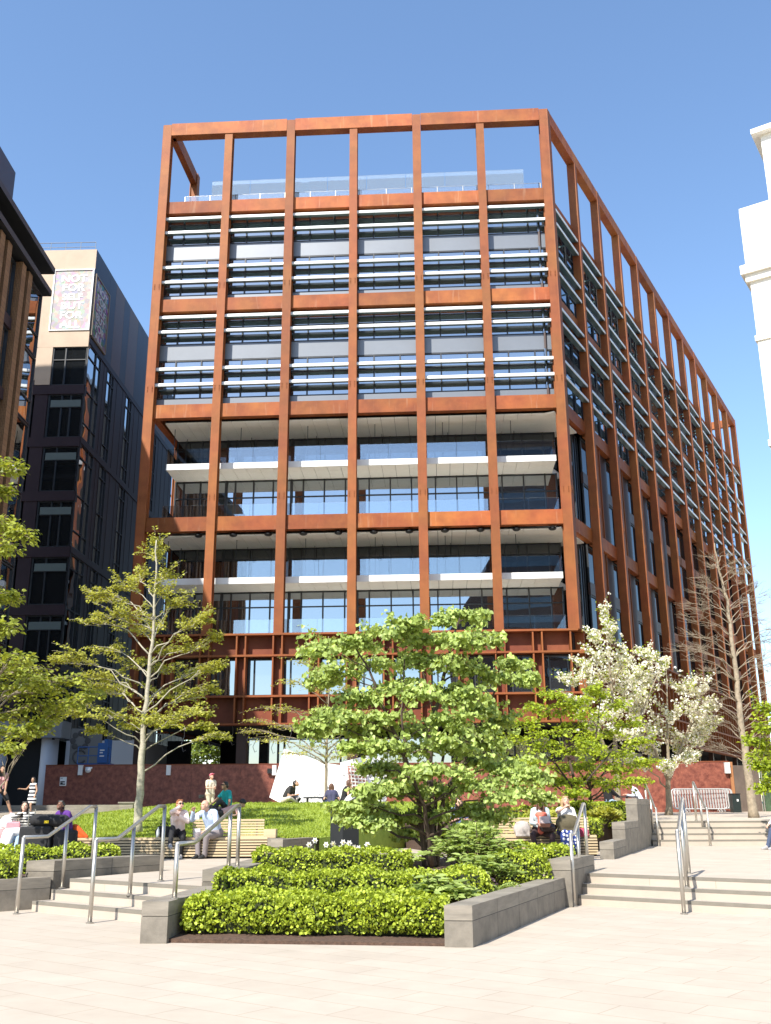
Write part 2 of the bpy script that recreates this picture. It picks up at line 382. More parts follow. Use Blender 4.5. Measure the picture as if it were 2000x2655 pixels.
stone_wall('planter_wall', 'upper brown stone wall with pale end block beside the left steps', [(-5.5,17.3),(-4.12,19.3),(-4.6,19.5),(-5.98,17.36)], 0, .725, joints=1.05)
wl = wd*7.5; wn = V((-wd.y,wd.x,0))
stone_wall('retaining_wall', 'stone retaining wall holding the lawn behind the white daffodils', [wallA[:2], (wallA+wl)[:2], (wallA+wl+wn*.3)[:2], (wallA+wn*.3)[:2]], .44, .885, joints=.95, cat='retaining wall')
# stepped wall on the right: three rising tiers
p0, p1 = V((4.90,22.62,0)), V((7.70,30.4,0)); dw = (p1-p0).normalized(); nw = V((-dw.y,dw.x,0))
def tier(t0, t1, z1, label):
    a = p0+dw*t0; c = p0+dw*t1
    stone_wall('stepped_wall', label, [a[:2], c[:2], (c+nw*.30)[:2], (a+nw*.30)[:2]], .44, z1, joints=.8, cat='stone wall')
tier(0, 2.2, .81, 'lowest block of the stepped stone wall at the right bench end')
tier(2.21, 5.2, 1.19, 'middle step of the stepped stone wall between bench and upper stairs')
tier(5.21, 8.6, 1.76, 'tallest top block of the stepped stone wall by the upper handrail')
# soil
b = MB()
zs = lambda x, y: .03+max(0, y-12.5)*.062
b.prism([(-2.63,12.74),(.66,12.27),(2.63,17.1),(3.3,18.6),(2.6,21),(-1.9,21),(-2.2,15.3)], 0, zs)
struct(b.build('soil', M['soil']))
b = MB(); b.prism([(-9.7,13.7),(-6.0,17.4),(-4.7,19.44),(-30,19.44),(-30,13.7)], .0, .43); struct(b.build('soil', M['soil']))
b = MB(); b.prism([(1.6,25.15),(4.62,25.0),(6.9,31.3),(.2,31.3)], .45, lambda x, y: .75+(y-25)*.075); struct(b.build('soil', M['soil']))
# raised stone terrace and ledge left of the lawn
b = MB(); b.prism([(-26,27.0),(-8.45,27.0),(-11.3,37.2),(-26,37.2)], .44, 1.34); struct(b.build('raised_terrace', M['stone']))
b = MB(); b.prism([(-12.4,33.4),(-10.3,33.4),(-11.4,37.2),(-17,37.2),(-17,35)], 1.34, lambda x,y: 1.36+.08*(y-33.4)*.6)
tag(b.build('gravel', mat('gravel_bed', (.30,.26,.20), .9, var=.7, scale=22, bump=1, bscale=30)), 'strip of loose gravel below the stone ledge', 'gravel', kind='stuff')
b = MB(); b.box(-26,-9.75,37.6,38.1,1.2,1.735); tag(b.build('stone_ledge', M['cope']), 'long low stone ledge in front of the dark red boarding', 'ledge')
b = MB(); b.box(-9.7,-9.2,37.3,38.2,1.2,1.78); b.box(-9.74,-9.16,37.26,38.24,1.78,1.83); tag(b.build('stone_pier', M['cope']), 'short square stone pier at the end of the ledge', 'pier')
# ================================================================== steel-framed building
LC = V((-15.449,59.948,0)); DU = V((.99847,-.05527,0)); DN = V((-.05527,-.99847,0))
BAY = 4.4527; WID = BAY*6
RC = LC+DU*WID
SS = V((math.sin(.5119),math.cos(.5119),0)); SN = V((SS.y,-SS.x,0))
FR = Fr(LC, DU, DN); FS = Fr(RC+SN*.3, SS, SN)
up = lambda z: 1.5+(z-1.5)*1.005
ZT = up(48.43); ZB = [up(z) for z in (42.24,34.63,26.93,19.24)]; ZL = up(11.74); ZV = up(6.32)
SB = 5.57; NSB = 12; SU = lambda k: .3+SB*k
bld = thing('steel_framed_building', 'tall office block inside a rust orange weathering steel frame', 'building', (LC.x, LC.y, 1.2))
def column(fr, u, zlo, zhi, hw, dep, w0=0.0, m=None, web=.62):
    b = MB()
    b.fbox(fr, u-hw, u+hw, w0-.07, w0, zlo, zhi)
    b.fbox(fr, u-hw*web, u+hw*web, w0-dep+.07, w0-.07, zlo, zhi)
    b.fbox(fr, u-hw, u+hw, w0-dep, w0-dep+.07, zlo, zhi)
    for z in (ZB[0]-7.0, ZB[1]-6.9, ZB[2]-6.7):         # bolted splice plates
        for s in (-1,1):
            for q in range(4): b.fbox(fr, u+s*hw*.55-.035, u+s*hw*.55+.035, w0, w0+.03, z+q*.11, z+q*.11+.055)
    return b.build('column', m or M['rust'], bld)
for i in range(7):
    maj = i % 2 == 0
    column(FR, i*BAY, ZL, ZT-.02 if maj else ZT-.93, .285 if maj else .27, .68, .04 if maj else 0)
for i in range(6):
    for z in ZB:
        b = MB(); b.fbox(FR, i*BAY+.178, (i+1)*BAY-.178, -.75, -.26, z-.93, z)
        for q in (.3, .72):
            b.fbox(FR, (i+q)*BAY-.008, (i+q)*BAY+.008, -.262, -.255, z-.92, z-.01)
        b.build('beam', M['rust2'], bld)
for i in range(3):
    b = MB(); b.fbox(FR, 2*i*BAY+.30, (2*i+2)*BAY-.30, -.62, .05, ZT-.92, ZT+.06); b.build('beam', M['rust2'], bld)
# corner cheeks
b = MB(); b.fbox(FR, -.34, -.26, -.75, -.02, ZL, ZT-.02); b.build('column', M['rust'], bld)
# side columns
for k in range(0, NSB+1):
    maj = k % 2 == 0
    column(FS, SU(k), ZL-.02, ZT-.02 if maj else ZT-.95, .24 if maj else .19, .62, web=.94)
LOUV_ = [1.6, 5.4]
for k in range(NSB):
    for z in ZB:
        b = MB(); b.fbox(FS, SU(k)+.25, SU(k+1)-.25, -.96, -.55, z-.93, z); b.build('beam', M['rust2'], bld)
for k in range(0, NSB, 2):
    b = MB(); b.fbox(FS, SU(k)+.28, SU(k+2)-.28, -.62, -.04, ZT-.92, ZT+.03); b.build('beam', M['rust2'], bld)
# frame returning along the left street side
LD = V((math.sin(.09),math.cos(.09),0)); LN = V((-LD.y,LD.x,0)); FL = Fr(LC+DU*.02, LD, LN)
for z in [ZT]+ZB:
    b = MB(); b.fbox(FL, .3, 5.72, -.5, -.04, z-.92, z+(.05 if z == ZT else 0)); b.build('beam', M['rust2'], bld)
column(FL, 5.95, ZV, ZT-.02, .28, .6)
for k in range(1,9):
    column(FL, 5.95+5.8*k, ZV, ZB[0], .45, .6)
    for z in ZB: 
        b = MB(); b.fbox(FL, 5.95+5.8*(k-1)+.18, 5.95+5.8*k-.18, -.5, -.1, z-.92, z); b.build('beam', M['rust2'], bld)
b = MB()
for k in range(1,9):
    for T in (ZB[0],ZB[1],ZB[2],ZB[3]):
        for d in LOUV_: b.fbox(FL, 5.95+5.8*(k-1)+.5, 5.95+5.8*k-.5, -.55, -.1, T-d, T-d+.26)
tag(b.build('louvre', M['louvre'], bld), kind='stuff')
b = MB(); b.fbox(FL, 6.3, 52, -1.3, -.7, ZV, ZB[0]-.4); b.build('infill_panel', M['rustdark'], bld)
# far end return of the roof frame
FE = Fr(RC+SN*.3+SS*SU(NSB), -SN, SS)
b = MB(); b.fbox(FE, .3, 12, -.6, -.05, ZT-.92, ZT); b.build('beam', M['rust2'], bld)
for k in (1,2):
    b = MB(); b.fbox(FE, 6*k-.25, 6*k+.25, -.6, -.05, ZB[0], ZT-.93); b.build('column', M['rust'], bld)
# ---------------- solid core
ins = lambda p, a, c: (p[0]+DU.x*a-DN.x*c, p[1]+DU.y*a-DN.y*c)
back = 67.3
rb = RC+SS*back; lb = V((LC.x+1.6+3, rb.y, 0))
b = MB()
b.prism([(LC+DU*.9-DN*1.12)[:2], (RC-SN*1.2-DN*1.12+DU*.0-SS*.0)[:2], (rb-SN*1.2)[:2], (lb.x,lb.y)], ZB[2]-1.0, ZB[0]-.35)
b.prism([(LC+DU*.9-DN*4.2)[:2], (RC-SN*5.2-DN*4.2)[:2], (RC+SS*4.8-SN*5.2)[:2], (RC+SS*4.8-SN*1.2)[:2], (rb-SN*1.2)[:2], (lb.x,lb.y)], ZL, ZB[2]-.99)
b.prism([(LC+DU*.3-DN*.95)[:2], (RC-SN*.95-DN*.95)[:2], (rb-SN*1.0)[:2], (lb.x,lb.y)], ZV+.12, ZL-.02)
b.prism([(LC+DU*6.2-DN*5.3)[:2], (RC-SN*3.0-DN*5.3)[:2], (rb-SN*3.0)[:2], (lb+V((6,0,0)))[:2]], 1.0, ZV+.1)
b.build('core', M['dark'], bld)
b = MB(); b.prism([(LC+DU*.4-DN*.8)[:2], (RC-SN*.85-DN*.8)[:2], (rb-SN*.9)[:2], (lb.x,lb.y)], ZB[0]-.34, ZB[0]-.06); b.build('roof', M['grey'], bld)
# ---------------- louvred storeys
LOUV = [1.43, 2.52, 5.26, 6.40]
win_n = [0]; 
def louvre(mb, fr, u0, u1, z, wf):
    n = 3; L = u1-u0
    cuts = [u0, u0+L*.29, u0+L*.70, u1]
    for a, c in zip(cuts, cuts[1:]):
        mb.cur = 0
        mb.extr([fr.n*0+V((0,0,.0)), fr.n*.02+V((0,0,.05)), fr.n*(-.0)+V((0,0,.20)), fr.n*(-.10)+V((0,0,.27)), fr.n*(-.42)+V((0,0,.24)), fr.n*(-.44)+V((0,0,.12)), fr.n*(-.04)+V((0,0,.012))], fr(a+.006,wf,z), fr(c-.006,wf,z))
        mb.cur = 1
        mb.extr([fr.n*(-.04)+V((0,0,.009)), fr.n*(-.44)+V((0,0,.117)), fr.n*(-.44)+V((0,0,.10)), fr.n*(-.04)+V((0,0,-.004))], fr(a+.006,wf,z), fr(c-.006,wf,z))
    for q in cuts[1:3]: mb.fbox(fr, q-.02, q+.02, wf-.95, wf-.4, z+.09, z+.2)
def window(fr, u0, u1, z0, z1, w, gm, cuts=(.3,.7), trans=(), part=True, parent=None, fw=.045, fm=None):
    b = MB(); b.fbox(fr, u0, u1, w-.05, w, z0, z1)
    o = b.build('window', M[gm], parent or bld)
    f = MB()
    L = u1-u0
    for c in (0,)+tuple(cuts)+(1,):
        q = u0+L*c; q = min(max(q, u0+fw), u1-fw); f.fbox(fr, q-fw, q+fw, w+.001, w+.09, z0+.002, z1-.002)
    for z in (z0+.05, z1-.05)+tuple(trans):
        f.fbox(fr, u0+.003, u1-.003, w+.0015, w+.075, z-.035, z+.035)
    f.build('frame', M[fm or 'frame'], o)
    return o
stuff_l = MB(); stuff_w = MB(); stuff_s = MB()
def upper_bay(fr, u0, u1, T, B, wg, wl, spm, far=False):
    if far:
        for d in LOUV: louvre(stuff_l, fr, u0, u1, T-d, wl)
        stuff_w.fbox(fr, u0-.25, u1+.25, wg-.05, wg, B, T-.9)
        stuff_s.fbox(fr, u0-.25, u1+.25, wg-.04, wg+.06, T-4.25, T-3.13)
        return
    for d in LOUV:
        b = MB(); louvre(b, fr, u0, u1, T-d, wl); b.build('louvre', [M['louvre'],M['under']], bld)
    window(fr, u0-.15, u1+.15, T-3.12, T-.90, wg, 'glass', trans=(T-1.9,))
    window(fr, u0-.15, u1+.15, T-7.08, T-4.25, wg, 'glass', trans=(T-5.3,))
    b = MB(); b.fbox(fr, u0-.15, u1+.15, wg-.04, wg+.08, T-4.24, T-3.13); b.build('spandrel_panel', M[spm], bld)
    b = MB(); b.fbox(fr, u0-.15, u1+.15, wg-.04, wg+.10, B-.3, T-7.09); b.build('sill_panel', M[spm], bld)
for i in range(6):
    for T, B in ((ZB[0],ZB[1]),(ZB[1],ZB[2])):
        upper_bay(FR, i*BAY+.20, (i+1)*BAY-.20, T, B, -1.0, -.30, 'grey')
for k in range(NSB):
    for T, B in ((ZB[0],ZB[1]),(ZB[1],ZB[2])):
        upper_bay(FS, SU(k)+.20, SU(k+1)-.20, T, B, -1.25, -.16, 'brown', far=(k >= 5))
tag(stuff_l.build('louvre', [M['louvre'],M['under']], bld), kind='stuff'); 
tag(stuff_w.build('window', M['glass'], bld), kind='stuff'); tag(stuff_s.build('spandrel_panel', M['brown'], bld), kind='stuff')
# ---------------- balcony storeys
for T, B in ((ZB[2],ZB[3]),(ZB[3],ZL)):
    zs_ = T-3.72
    for i in range(6):
        u0, u1 = i*BAY, (i+1)*BAY
        a0 = .9 if i == 0 else u0
        # soffit panels under the upper floor and under the balcony slab
        for z, wf, nm in ((T-1.16, -.78, 'soffit'), (zs_-.38, -1.62, 'soffit')):
            b = MB(); n = 5
            for q in range(n):
                a1 = a0+.05 if i == 0 else a0; e1 = u1-.32 if (i == 5 and wf < -1) else u1; x0 = a1+(e1-a1)*q/n; x1 = a1+(e1-a1)*(q+1)/n
                b.fbox(FR, x0+.012, x1-.012, -2.35, wf, z, z+.08); b.fbox(FR, x0+.012, x1-.012, -4.05, -2.37, z, z+.08)
            o = b.build(nm, M['soffit'], bld)
            c = MB(); c.fbox(FR, (.97 if i == 0 else u0), u1-(0 if i < 5 else .31), -4.04, wf-.02, z+.085, z+.125); c.build('soffit_backing', M['gap'], o)
        s0 = .95 if i == 0 else u0+.004
        b = MB(); b.fbox(FR, s0, u1-.004 if i < 5 else u1-.3, -1.56, -1.50, zs_-.38, zs_+.02); b.build('balcony_fascia', M['white'], bld)
        b = MB(); b.fbox(FR, s0, u1 if i < 5 else u1-.3, -4.05, -1.565, zs_-.25, zs_); b.build('balcony_slab', M['soffit'], bld)
        b = MB(); b.fbox(FR, s0, u1-.004 if i < 5 else u1-.3, -4.05, -.78, B-.2, B-.01); b.build('balcony_floor', M['soffit'], bld)
        for z0, wb in ((zs_+.03, -1.57), (B+.005, -1.2)):
            b = MB(); m_ = (s0+u1)/2
            b.fbox(FR, s0+.02, m_-.01, wb-.025, wb, z0, z0+1.06); b.fbox(FR, m_+.01, u1-(.02 if i < 5 else .32), wb-.025, wb, z0, z0+1.06)
            if i == 0: b.fbox(FR, s0+.02, s0+.045, -4.0, wb-.03, z0, z0+1.06)
            if i == 5: b.fbox(FR, u1-.345, u1-.32, -4.0, wb-.03, z0, z0+1.06)
            b.build('balustrade', M['balu'], bld)
        cuts = (.18,.5,.82) if i != 1 else (.14,.42,.72)
        window(FR, a0, u1, zs_, T-1.17, -4.06, 'glassD', cuts=cuts, trans=(T-1.9,))
        window(FR, a0, u1, B, zs_-.39, -4.06, 'glass', cuts=cuts, trans=(B+2.4,))
        b = MB(); b.tube([FR(u0+1.35,-1.75,zs_),FR(u0+1.35,-1.75,T-1.16)], .022, 6); b.build('hanger_rod', M['black'], bld)
        b = MB(); b.tube([FR(u0+1.7,-3.6,T-1.9),FR(u0+1.7,-3.6,T-1.16)], .02, 6); b.build('sprinkler_drop', M['black'], bld)
        if T == ZB[3]:
            for q in (.3,.8):
                b = MB(); b.lathe([(.03,.18),(.06,.17),(.20,.12),(.245,.05),(.235,.0),(.15,-.06),(.02,-.075)], FR(u0+q*BAY,-.66,T-1.17), 14)
                b.build('ceiling_lamp', M['black'], bld, smooth=True)
    # open corner bay on the side facade
    b = MB()
    b.prism([FS(.3,-.85,0)[:2], FS(4.6,-.85,0)[:2], FS(4.6,-5.1,0)[:2], FS(.3,-5.1,0)[:2]], T-1.153, T-1.06); b.build('soffit', M['soffit'], bld)
    b = MB(); b.prism([FS(1.4,-2.3,0)[:2], FS(4.9,-2.3,0)[:2], FS(4.9,-5.1,0)[:2], FS(2.5,-5.1,0)[:2]], zs_-.393, zs_-.004); b.build('balcony_slab', M['soffit'], bld)
    window(FS, 4.7, 5.7, B, T-1.0, -1.3, 'glassD', cuts=(.5,))
    FC = Fr(FS(4.72,-5.1,0), SN, -SS)
    window(FC, 0, 3.9, B, T-1.1, 0, 'glassD', cuts=(.33,.66), trans=(zs_,))
# lower storeys of the side facade
stuff_w = MB(); stuff_s = MB()
for k in range(1, NSB):
    u0, u1 = SU(k)+.05, SU(k+1)-.05
    for T, B in ((ZB[2],ZB[3]),(ZB[3],ZL)):
        if k <= 4:
            window(FS, u0, u1, T-3.5, T-.9, -1.12, 'glassD', cuts=(.33,.66)); window(FS, u0, u1, B, T-4.3, -1.12, 'glassD', cuts=(.33,.66))
            b = MB(); b.fbox(FS, u0, u1, -1.17, -1.0, T-4.29, T-3.51); b.build('spandrel_panel', M['brown'], bld)
            b = MB(); b.fbox(FS, u0+3.4, u1, -1.03, -.95, B+.01, T-.94); b.build('infill_panel', M['brown'], bld)
            for q in (2.6, 3.1):
                b = MB(); b.fbox(FS, u0+q, u0+q+.12, -1.02, -.70, B+.01, T-.94); b.build('infill_fin', M['rust'], bld)
        else:
            stuff_w.fbox(FS, u0, u1, -1.17, -1.12, B, T-.9); stuff_s.fbox(FS, u0+2.6, u0+2.72, -1.03, -.74, B, T-.9); stuff_s.fbox(FS, u0, u1, -1.12, -1.0, T-4.29, T-3.51)
tag(stuff_w.build('window', M['glassD'], bld), kind='stuff'); tag(stuff_s.build('infill_panel', M['rust'], bld), kind='stuff')
# ---------------- plated first storey
def plated(fr, ub, pitch, half, n, z0, z1, u_lo, u_hi, wins):
    zz = [z1, z0+.762*(z1-z0), z0+.318*(z1-z0), z0]
    b = MB()
    for z in zz:
        b.fbox(fr, u_lo, u_hi, -.62, .10, z-.12 if z != z0 else z, z if z != z0 else z+.1)
    b.build('ledge_plate', M['rust'], bld)
    for j in range(n+1):
        for s in (-1,1):
            u = ub+j*pitch+s*half
            if u < u_lo+.02 or u > u_hi-.02: continue
            b = MB()
            for za, zb in zip(zz[1:], zz):
                b.fbox(fr, u-.045, u+.045, -.60, .06, za+.003+(.1 if za == z0 else 0), zb-.123)
            b.build('fin', M['rust'], bld)
    for j in range(n):
        a, c = ub+j*pitch+half+.05, ub+(j+1)*pitch-half-.05
        if c > u_hi: break
        for za, zb in ((zz[1],zz[0]),(zz[3],zz[2])):
            b = MB(); b.fbox(fr, a, c, -.68, -.55, za, zb-.12); b.fbox(fr, ub+j*pitch-half+.05, a-.1, -.68, -.52, za, zb-.12); b.build('panel', M['rustdark'], bld)
        b = MB(); b.fbox(fr, ub+j*pitch-half+.05, a-.1, -.68, -.5, zz[2], zz[1]-.12); b.build('panel', M['rustdark'], bld)
        if wins: window(fr, a, c, zz[2]+.02, zz[1]-.13, -.78, 'glass', cuts=(.25,))
        
plated(FR, 0, BAY/2, .27, 12, ZV, ZL, -.25, WID+.2, True)
def plated_far(fr):
    b = MB(); zz = [ZL, ZV+.762*(ZL-ZV), ZV+.318*(ZL-ZV), ZV]
    for z in zz: b.fbox(fr, .5, SU(NSB), -.6, .05, z-.12, z)
    b.build('ledge_plate', M['rust'], bld)
    for k in range(60):
        u = .9+k*1.11
        b = MB(); b.fbox(fr, u-.05, u+.05, -.6, -.02, ZV+.005, ZL-.13); b.build('fin', M['rust'], bld)
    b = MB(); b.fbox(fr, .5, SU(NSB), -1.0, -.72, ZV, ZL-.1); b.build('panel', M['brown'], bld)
plated_far(FS)
# ---------------- ground storey
b = MB(); b.prism([(LC+DU*.2-DN*.4)[:2], (RC-SN*.45-DN*.4)[:2], (RC+SS*back-SN*.9)[:2], (LC.x+4.5, rb.y)], ZV+.105, ZV+.118); b.build('undercroft_soffit', M['dark'], bld)
FG = Fr(LC+DU*6.25-DN*5.2, DU, DN)
window(FG, 0, 20, 1.3, 5.9, .0, 'glass', cuts=(.1,.12,.3,.5,.7,.85), fw=.06)
for u in (0.45, BAY*1.5, BAY*3, BAY*4.5, WID-.6):
    b = MB(); b.fbox(FR, u-.3, u+.3, -1.7, -1.1, 1.0, ZV); b.build('column', M['brown'], bld)
for k in range(1, 12):
    b = MB(); b.fbox(FS, SU(k)-.2, SU(k)+.2, -1.4, -1.0, 1.0, ZV); b.build('column', M['brown'], bld)
b = MB(); b.fbox(FS, 2, SU(NSB), -2.2, -2.0, 1.0, 5.4)
b.build('ground_panel', mat('taupe_panel', (.20,.165,.13), .6), bld)
b = MB()
for k in range(9):          # loose cables hanging below the soffit
    x = 1.5+k*1.35+RND.random()*.6; p = FR(x, -.5-RND.random(), ZV+.1)
    l = .8+RND.random()*.8
    b.tube([p, p+V((.05,0,-l*.4)), p+V((-.12,0,-l*.7)), p+V((.02,0,-l)), p+V((.16,0,-l*.93))], .018, 5)
b.build('hanging_cable', mat('pale_cable', (.35,.33,.3), .6), bld, smooth=True)
b = MB(); b.box(-12.4,-8.9,75.6,76.2,1.2,ZV); b.box(-15.8,-14.25,73,74,1.2,ZV); b.build('passage_wall', M['dark'], bld)
# ---------------- roof glass
b = MB()
for i in range(14): b.fbox(FR, 1.2+i*1.8, 1.2+i*1.8+1.76, -1.3, -1.28, ZB[0]-.05, ZB[0]+1.12)
b.build('roof_balustrade', M['balu'], bld)
b = MB()
for i in range(15): b.fbox(FR, 1.2+i*1.8-.03, 1.2+i*1.8+.03, -1.36, -1.30, ZB[0]-.05, ZB[0]+1.1)
b.fbox(FR, 1.2, 26.4, -1.345, -1.305, ZB[0]+1.1, ZB[0]+1.14); b.build('roof_rail', M['steel'], bld)
b = MB()
for i in range(8): b.fbox(FR, 2.4+i*2.9, 2.4+i*2.9+2.86, -4.0, -3.97, ZB[0]-.05, ZB[0]+4.2)
b.build('roof_screen', M['screen'], bld)
# ================================================================== neighbouring buildings
def text_mesh(s, size, depth=.01):
    cu = bpy.data.curves.new('txt', 'FONT'); cu.body = s; cu.size = size; cu.align_x = 'CENTER'; cu.extrude = depth; cu.space_line = .95
    cu.offset = size*.022
    o = bpy.data.objects.new('txt', cu); COL.objects.link(o); bpy.context.view_layer.update()
    me = bpy.data.meshes.new_from_object(o.evaluated_get(bpy.context.evaluated_depsgraph_get()))
    bpy.data.objects.remove(o); bpy.data.curves.remove(cu); return me
def place_text(name, s, size, origin, xdir, m, parent, zdir=V((0,0,1)), depth=.01, wx=1.0):
    me = text_mesh(s, size, depth); x = V(xdir).normalized(); z = V(zdir).normalized(); n = x.cross(z)
    T = Matrix((( x.x*wx, z.x, n.x, origin[0]), (x.y*wx, z.y, n.y, origin[1]), (x.z*wx, z.z, n.z, origin[2]), (0,0,0,1)))
    me.transform(T); return link(name, me, m, parent)
# --- banner building
b2 = thing('banner_building', 'dark glass corner building with a NOT FOR SELF BUT FOR ALL banner', 'building', (-21.75, 66, 1.2))
CX, CY, H2 = -21.75, 66.0, 42.3
F2 = Fr((CX,CY), (-1,.03), (-.03,-1)); G2 = Fr((CX,CY), (.037,1), (1,-.037))
cream = mat('cream_stone_panel', (.46,.35,.255), .7, var=.08, scale=.8)
M['purple_panel'] = mat('dark_purple_panel', (.034,.021,.026), .5, spec=.25, var=.15, scale=.5)
M['copper'] = mat('copper_panel', (.12,.062,.04), .5, var=.1)
M['bluepanel'] = mat('slate_blue_panel', (.052,.062,.088), .5, spec=.3, metal=0, var=.12, scale=.5)
b = MB(); b.prism([F2(.3,-.5,0)[:2], G2(38,-.5,0)[:2], (CX-22,CY+38), F2(22,-.5,0)[:2]], 1.0, H2-.5); b.build('core', M['dark'], b2)
b = MB(); b.fbox(F2, 0, 22, -.4, .02, 40.6, H2); b.fbox(F2, 3.05, 4.3, -.4, .02, 31.6, 40.59); b.fbox(F2, 0, 22, -.4, .05, 34.2, 35.5); b.fbox(F2, 7.5, 9, -.4, .02, 35.51, 40.59); b.fbox(F2, 2.6,3.7,-.4,.05,31.2,34.19); b.build('stone_band', cream, b2)
b = MB()
for k in range(18): b.fbox(F2, 4.32, 7.48, -.25, -.1+.06*(k%2), 35.52+k*.28, 35.52+k*.28+.2)
b.build('vent_grille', M['frame'], b2)
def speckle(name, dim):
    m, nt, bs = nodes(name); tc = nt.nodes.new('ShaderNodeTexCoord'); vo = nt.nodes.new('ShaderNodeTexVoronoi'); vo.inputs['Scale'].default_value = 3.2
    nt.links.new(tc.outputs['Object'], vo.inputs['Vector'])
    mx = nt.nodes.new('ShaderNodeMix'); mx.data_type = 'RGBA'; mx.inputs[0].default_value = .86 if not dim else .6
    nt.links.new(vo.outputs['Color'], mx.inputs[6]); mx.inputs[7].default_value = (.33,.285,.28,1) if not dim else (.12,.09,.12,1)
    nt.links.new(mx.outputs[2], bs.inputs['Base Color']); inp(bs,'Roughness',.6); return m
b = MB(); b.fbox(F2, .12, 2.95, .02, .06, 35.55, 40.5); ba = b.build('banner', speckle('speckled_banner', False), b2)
b = MB(); fw = .09
for q in ((.02,.115,35.5,40.6),(2.955,3.045,35.5,40.6)): b.fbox(F2, q[0], q[1], 0, .13, q[2], q[3])
b.fbox(F2, .118, 2.95, 0, .13, 40.5, 40.58); b.fbox(F2, .118, 2.95, 0, .13, 35.5, 35.56); b.build('banner_frame', M['white'], b2)
wtext = mat('banner_lettering', (.80,.80,.80), .6)
for i, s in enumerate(['NOT','FOR','SELF','BUT','FOR','ALL']):
    place_text('lettering', s, .80 if len(s) < 4 else .72, F2(1.5,.075,39.55-i*.76), (1,-.03,0), wtext, ba, wx=1.12)
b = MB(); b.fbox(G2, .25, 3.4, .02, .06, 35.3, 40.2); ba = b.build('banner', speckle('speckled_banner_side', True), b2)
b = MB()
for q in ((.1,.245),(3.405,3.5)): b.fbox(G2, q[0], q[1], 0, .12, 35.2, 40.3)
b.fbox(G2, .248, 3.4, 0, .12, 40.205, 40.3); b.fbox(G2, .248, 3.4, 0, .12, 35.15, 35.29); b.build('banner_frame', mat('bronze_trim', (.30,.22,.14), .5), b2)
for i, s in enumerate(['NOT','FOR','SELF','BUT','FOR','ALL']):
    place_text('lettering', s, .82, G2(1.8,.075,39.2-i*.76), (.037,1,0), wtext, ba, wx=1.3)
# front floors
zf2 = [31.2-4.05*k for k in range(7)]
for k, z in enumerate(zf2):
    b = MB(); b.fbox(F2, 0, 22, -.45, .06, z-.75, z-.05); b.build('floor_band', M['purple_panel'], b2)
    zt = (34.2 if k == 0 else zf2[k-1]-.75)
    for u in (2.65, 6.6, 10.5, 14.4):
        b = MB(); b.fbox(F2, u, u+.95, -.4, .0, z-.04, (31.19 if k == 0 else zt-.003)); b.build('pier', M['purple_panel'], b2)
    window(F2, .05, 2.6, z-.04, zt, -.12, 'glassD', cuts=(.36,.62) if k%2 else (.62,), trans=(zt-1.0,), parent=b2, fm='frame')
    window(F2, 3.75, 6.55, z-.04, zt, -.12, 'glassD', cuts=(.5,), trans=(zt-1.0,), parent=b2)
    b = MB(); b.fbox(F2, .2, 2.4, -.05, -.02, zt-.98, zt-.45); b.build('blind', mat('pale_blind', (.10,.13,.125), .7), b2) if k else None
# right hand side: panels and tall window strips
for k, z in enumerate([35.0]+[z for z in zf2[1::2]]):
    b = MB(); b.fbox(G2, 0, 36, -.35, .05, z-.45, z); b.build('floor_band', M['purple_panel'], b2)
tops = [H2, 35.0]+[z for z in zf2[1::2]]; 
for (zhi, zlo) in zip(tops, tops[1:]+[6.0]):
    hi = zhi-(.46 if zhi != H2 else .0); lo = zlo+.003
    if zhi == H2:
        for a, c, m_ in ((3.55,5.1,'bluepanel'),(5.12,7.4,'copper'),(7.42,8.9,'bluepanel'),(8.92,11.4,'copper'),(11.42,18,'bluepanel'),(18.02,22,'copper'),(22.02,36,'bluepanel')):
            b = MB(); b.fbox(G2, a, c, -.3, .0, lo, hi); b.build('wall_panel', M[m_], b2)
        b = MB(); b.fbox(G2, 0, 3.53, -.3, .0, lo, hi); b.build('wall_panel', M['bluepanel'], b2)
        continue
    segs = [(0,3.0,'W'),(3.02,4.4,'P'),(4.42,6.2,'W'),(6.22,9.4,'P'),(9.42,11.2,'W'),(11.22,17.6,'P'),(17.62,19.2,'W'),(19.22,25,'P'),(25.02,27,'W'),(27.02,36,'P')]
    for a, c, t in segs:
        if t == 'W': window(G2, a+.02, c-.02, lo, hi, -.06, 'glassL', cuts=(.62,), trans=((lo+hi)/2, lo+1.2, hi-1.0), parent=b2)
        else:
            b = MB(); n = max(1, round((c-a)/.75))
            for q in range(n): b.fbox(G2, a+(c-a)*q/n+.012, a+(c-a)*(q+1)/n-.012, -.3, .0+.012*(q%2), lo, hi)
            b.build('wall_panel', M['purple_panel'], b2)
b = MB()
for u in (-.2,3.1,6.6): b.tube([F2(u+.6,-.6,1.0), F2(u+.6,-.6,6.1)], .55, 20)
b.build('column', mat('white_column', (.62,.63,.66), .6), b2, smooth=True)
window(F2, .3, 9, 1.2, 6.1, -1.6, 'glassD', cuts=(.2,.4,.6,.8), trans=(3.4,), parent=b2)
b = MB(); b.fbox(F2, -.6, 12, -1.5, .3, 6.12, 7.2); b.build('canopy', mat('grey_fascia', (.25,.26,.28), .5), b2)
place_text('lettering', '2 Pancras Square', .34, F2(2.2,-1.44,3.6), (1,-.03,0), mat('pale_lettering', (.5,.47,.42), .5), b2)
rail = MB()
for k in range(9): rail.tube([F2(.25+k*1.15,-.35,H2), F2(.25+k*1.15,-.35,H2+.85)], .025, 6)
rail.tube([F2(.25,-.35,H2+.85), F2(9.5,-.35,H2+.85)], .025, 6); rail.tube([F2(.25,-.35,H2+.45), F2(9.5,-.35,H2+.45)], .02, 6); rail.build('roof_railing', M['steel'], b2)
